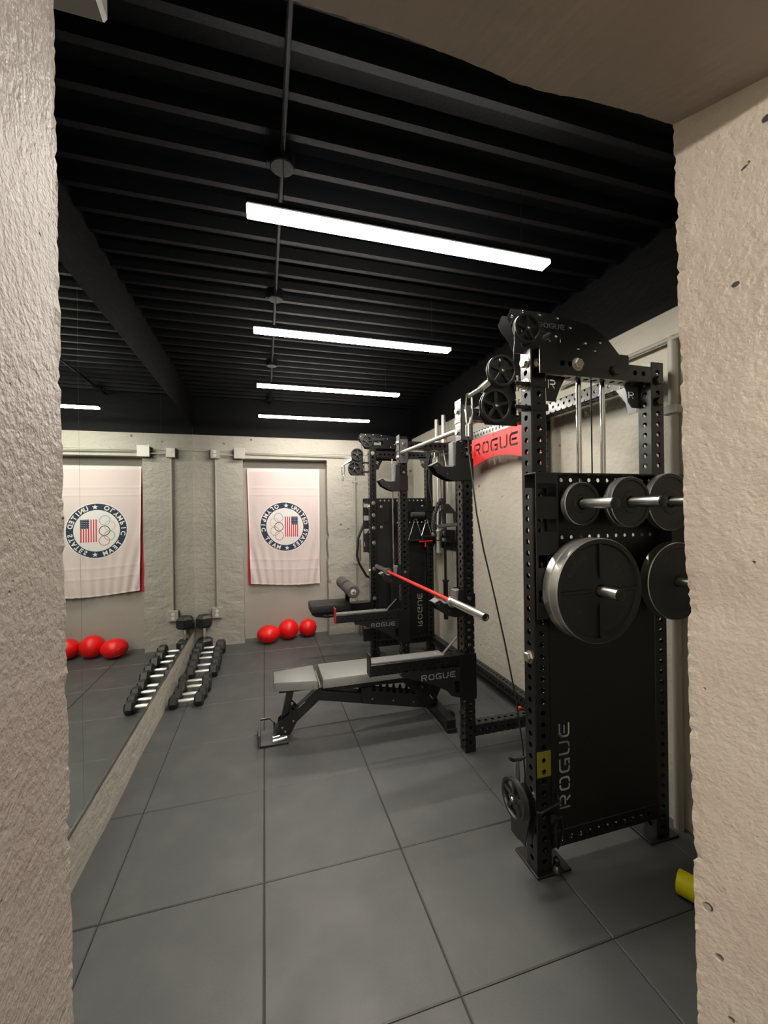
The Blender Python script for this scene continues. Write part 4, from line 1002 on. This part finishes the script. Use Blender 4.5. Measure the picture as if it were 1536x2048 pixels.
# ------------------------------------------------------------------ lat seat on the far tower
t = thing('lat_pulldown_seat', (.75, 4.39, .5), 'black padded seat with thigh rollers jutting from the far tower', 'seat')
SY = 4.385; BY = SY
pad(.445, .868, .28, .26, .535, .612, 'seat_pad', 'black_matte')
me = plate_mesh([(.46, .532), (1.09, .575), (1.09, .50), (1.0, .47), (.62, .455), (.50, .475), (.458, .50)], rogue_at(.585, .475, .022), .005)
for s in (-1, 1):
    mb = MB(); mb.add_mesh(me, lambda v, s=s: (v.x, SY+s*.062+v.z, v.y)); mb.build('side_plate', 'black', t, ang=25)
mb = MB(); mb.box(.86, 1.092, SY-.055, SY+.055, .515, .588, .004); mb.build('support_beam', 'black', t)
mb = MB(); mb.box(.825, .872, SY-.025, SY+.025, .58, .76, .003); mb.build('roller_post', 'black', t)
mb = MB(); mb.cyl((.850, 4.045, .760), (.850, 4.735, .760), .012, 12); mb.build('roller_axle', 'satin', t)
for y0, y1 in ((4.06, 4.345), (4.43, 4.72)):
    mb = MB(); mb.lathe((.850, y0, .760), (0, 1, 0), [(0, .030), (0, .058), (.006, .064), (y1-y0-.006, .064), (y1-y0, .058), (y1-y0, .030)], 32); ro = mb.build('foam_roller', 'foam', t)
    mb = MB(); mb.lathe((.850, y0-.004, .760), (0, 1, 0), [(0, .022), (.001, .030), (.005, .031)], 20); mb.build('end_cap', 'bright', ro)

# ------------------------------------------------------------------ attachments hanging at the far tower
AY = 4.26
t = thing('attachment_rack', (1.66, 4.29, 1.2), 'dark peg strip for cable handles on the far tower', 'storage strip')
mb = MB(); mb.box(1.40, 1.90, 4.275, 4.292, 1.56, 1.62, .003); mb.box(1.40, 1.90, 4.285, 4.295, 1.24, 1.42, .003); mb.build('strip', 'black_matte', t)
for xx in (1.46, 1.56, 1.62, 1.74, 1.82):
    mb = MB(); mb.tube([(xx, 4.275, 1.595), (xx, 4.225, 1.595), (xx, 4.212, 1.61)], .006, 8); mb.build('peg', 'black', t)
def stirrup(x, z, s, lab):
    t = thing('stirrup_handle', (x, AY-.04, z), lab, 'cable handle', 'stirrup handles hanging on the far tower')
    mb = MB(); mb.tube([(x-.055*s, AY-.04, z-.13*s), (x-.012*s, AY-.04, z-.005), (x+.012*s, AY-.04, z-.005), (x+.055*s, AY-.04, z-.13*s)], .005, 8); mb.build('strap', 'chrome', t)
    mb = MB(); mb.cyl((x-.062*s, AY-.04, z-.135*s), (x+.062*s, AY-.04, z-.135*s), .014, 14); mb.build('grip', 'plastic', t)
    mb = MB(); mb.tube([(x+.018*math.cos(2*PI*k/14), AY-.04, z+.012+.018*math.sin(2*PI*k/14)) for k in range(14)], .0035, 6, closed=True); mb.build('ring', 'chrome', t)
stirrup(1.585, 1.45, 1.5, 'chrome stirrup handle, the left one below the roller on the far tower')
stirrup(1.715, 1.44, 1.15, 'chrome stirrup handle, the right one hanging near the red pin')
t = thing('foam_grip', (1.60, 4.22, 1.53), 'short grey foam grip lying on the pegs of the far tower', 'grip')
mb = MB(); mb.lathe((1.54, 4.225, 1.53), (1, 0, 0), [(0, .012), (0, .026), (.004, .029), (.15, .029), (.154, .026), (.154, .012)], 24); mb.build('foam', 'foam', t)
t = thing('pop_pin', (1.66, 4.21, 1.21), 'bright red T-handled pin on the far tower', 'pin')
mb = MB(); mb.obox((1.62, 4.21, 1.232), (1.78, 4.21, 1.238), .022, .016, c=.005); mb.build('handle', 'red', t)
mb = MB(); mb.cyl((1.695, 4.21, 1.17), (1.695, 4.21, 1.23), .010, 12); mb.build('pin', 'red', t)
t = thing('tricep_rope', (1.6, 3.66, 1.3), 'black twisted rope handle with thick ends hanging behind the triangular handle', 'rope')
def twist(pts, R_, mbx):
    pts = [Vector(p) for p in pts]; fine = []
    for a, b in zip(pts[:-1], pts[1:]):
        for k in range(10): fine.append(a.lerp(b, k/10))
    fine.append(pts[-1])
    for ph in (0, 2*PI/3, 4*PI/3):
        mbx.tube([p+Vector((math.cos(ph+i*.9), math.sin(ph+i*.9), 0))*R_*.55 for i, p in enumerate(fine)], R_*.6, 6)
mb = MB(); twist([(1.645, 3.66, 1.68), (1.612, 3.66, 1.63), (1.569, 3.66, 1.53), (1.557, 3.66, 1.43), (1.560, 3.66, 1.37)], .019, mb); mb.build('left_strand', 'rope', t)
mb = MB(); twist([(1.645, 3.66, 1.68), (1.657, 3.66, 1.60), (1.667, 3.66, 1.49), (1.675, 3.66, 1.39), (1.665, 3.66, 1.33)], .019, mb); mb.build('right_strand', 'rope', t)
for x, z in ((1.561, 1.345), (1.668, 1.29)):
    mb = MB(); mb.lathe((x, 3.66, z-.03), (0, 0, 1), [(0, .022), (.01, .030), (.03, .028), (.045, .016)], 16); mb.build('rubber_end', 'plastic', t)
mb = MB(); mb.tube([(1.645, 3.66, 1.68), (1.645, 3.68, 2.0), (1.645, 3.69, 2.152)], .004, 8); mb.build('hanging_cord', 'cable', t)
t = thing('row_handle', (1.65, 3.58, 1.43), 'dark triangular row handle hanging in front of the rope', 'cable handle')
def fr(x, z): return (x+.072, 3.58, z-.018)
mb = MB(); mb.prism([(1.515, 1.585), (1.588, 1.655), (1.612, 1.655), (1.675, 1.585), (1.665, 1.565), (1.525, 1.565)], lambda q: (q[0]+.072, 3.575+q[2], q[1]-.025), .008); mb.build('top_plate', 'black_matte', t)
for x0, x1 in ((1.522, 1.515), (1.668, 1.672)):
    mb = MB(); mb.obox(fr(x0, 1.575), fr(x1, 1.455), .024, .008, up=(0, 1, 0), c=.001); mb.build('side_arm', 'black_matte', t)
mb = MB(); mb.cyl(fr(1.497, 1.437), fr(1.690, 1.452), .0175, 16); mb.build('grip', 'grey_steel', t)
mb = MB(); mb.tube([(1.672, 3.58, 1.63), (1.672, 3.59, 1.95), (1.672, 3.66, 2.152)], .005, 8); mb.build('hanging_link', 'satin', t)
t = thing('strap_band', (1.70, 4.1, 1.8), 'dark looped strap hanging from the far top beam', 'strap')
mb = MB(); mb.tube([(1.735, 4.08, 2.16), (1.70, 4.08, 2.02), (1.69, 4.08, 1.88), (1.705, 4.08, 1.75), (1.73, 4.08, 1.66)], .010, 8); mb.build('webbing', 'rope', t)
mb = MB(); mb.tube([(1.735, 4.08, 2.12), (1.73, 4.08, 2.19), (1.76, 4.08, 2.19), (1.76, 4.08, 2.12)], .006, 8); mb.build('hook', 'satin', t)

# ------------------------------------------------------------------ collars, yellow roller
def collar(loc, ax, lab, R_=.030):
    t = thing('barbell_collar', loc, lab, 'barbell collar', 'orange barbell collars')
    c = Vector(loc); a = Vector(ax).normalized()
    mb = MB(); mb.lathe(c-a*.014, a, [(0, R_*.80), (0, R_*1.15), (.028, R_*1.15), (.028, R_*.80), (0, R_*.80)], 28, caps=False); mb.build('clamp_ring', 'orange', t)
    tt = a.orthogonal().normalized(); 
    mb = MB(); mb.obox(c+tt*R_*1.1, c+tt*R_*2.1, .018, .016, up=a, c=.004); mb.obox(c+tt*R_*2.0-a.cross(tt)*.0, c+tt*R_*1.6+a.cross(tt)*R_*1.1, .018, .010, up=a, c=.003); mb.build('lever', 'orange', t)
    return t
collar((1.85, 4.035, 2.345), (0, 0, 1), 'orange collar clamped high on the nearer upright barbell')
collar((1.862, 2.70, .045), (.6, .6, .25), 'orange collar on the floor by the right wall, behind the near tower', .034)
t = thing('foam_cylinder', (1.60, 1.16, 0), 'bright yellow cylinder on the floor, cut off by the right of the opening', 'roller')
c0 = Vector((1.598, 1.278, .0455)); dr = Vector((.42, -.90, 0)).normalized()
mb = MB(); mb.lathe(c0, dr, [(0, .026), (0, .042), (.003, .0445), (.30, .0445), (.304, .042), (.304, .026), (0, .026)], 40, caps=False); mb.build('outer_shell', 'yellow', t)
mb = MB(); mb.lathe(c0+dr*.002, dr, [(0, .025), (.30, .025)], 24); mb.build('inner_core', 'plastic', t)
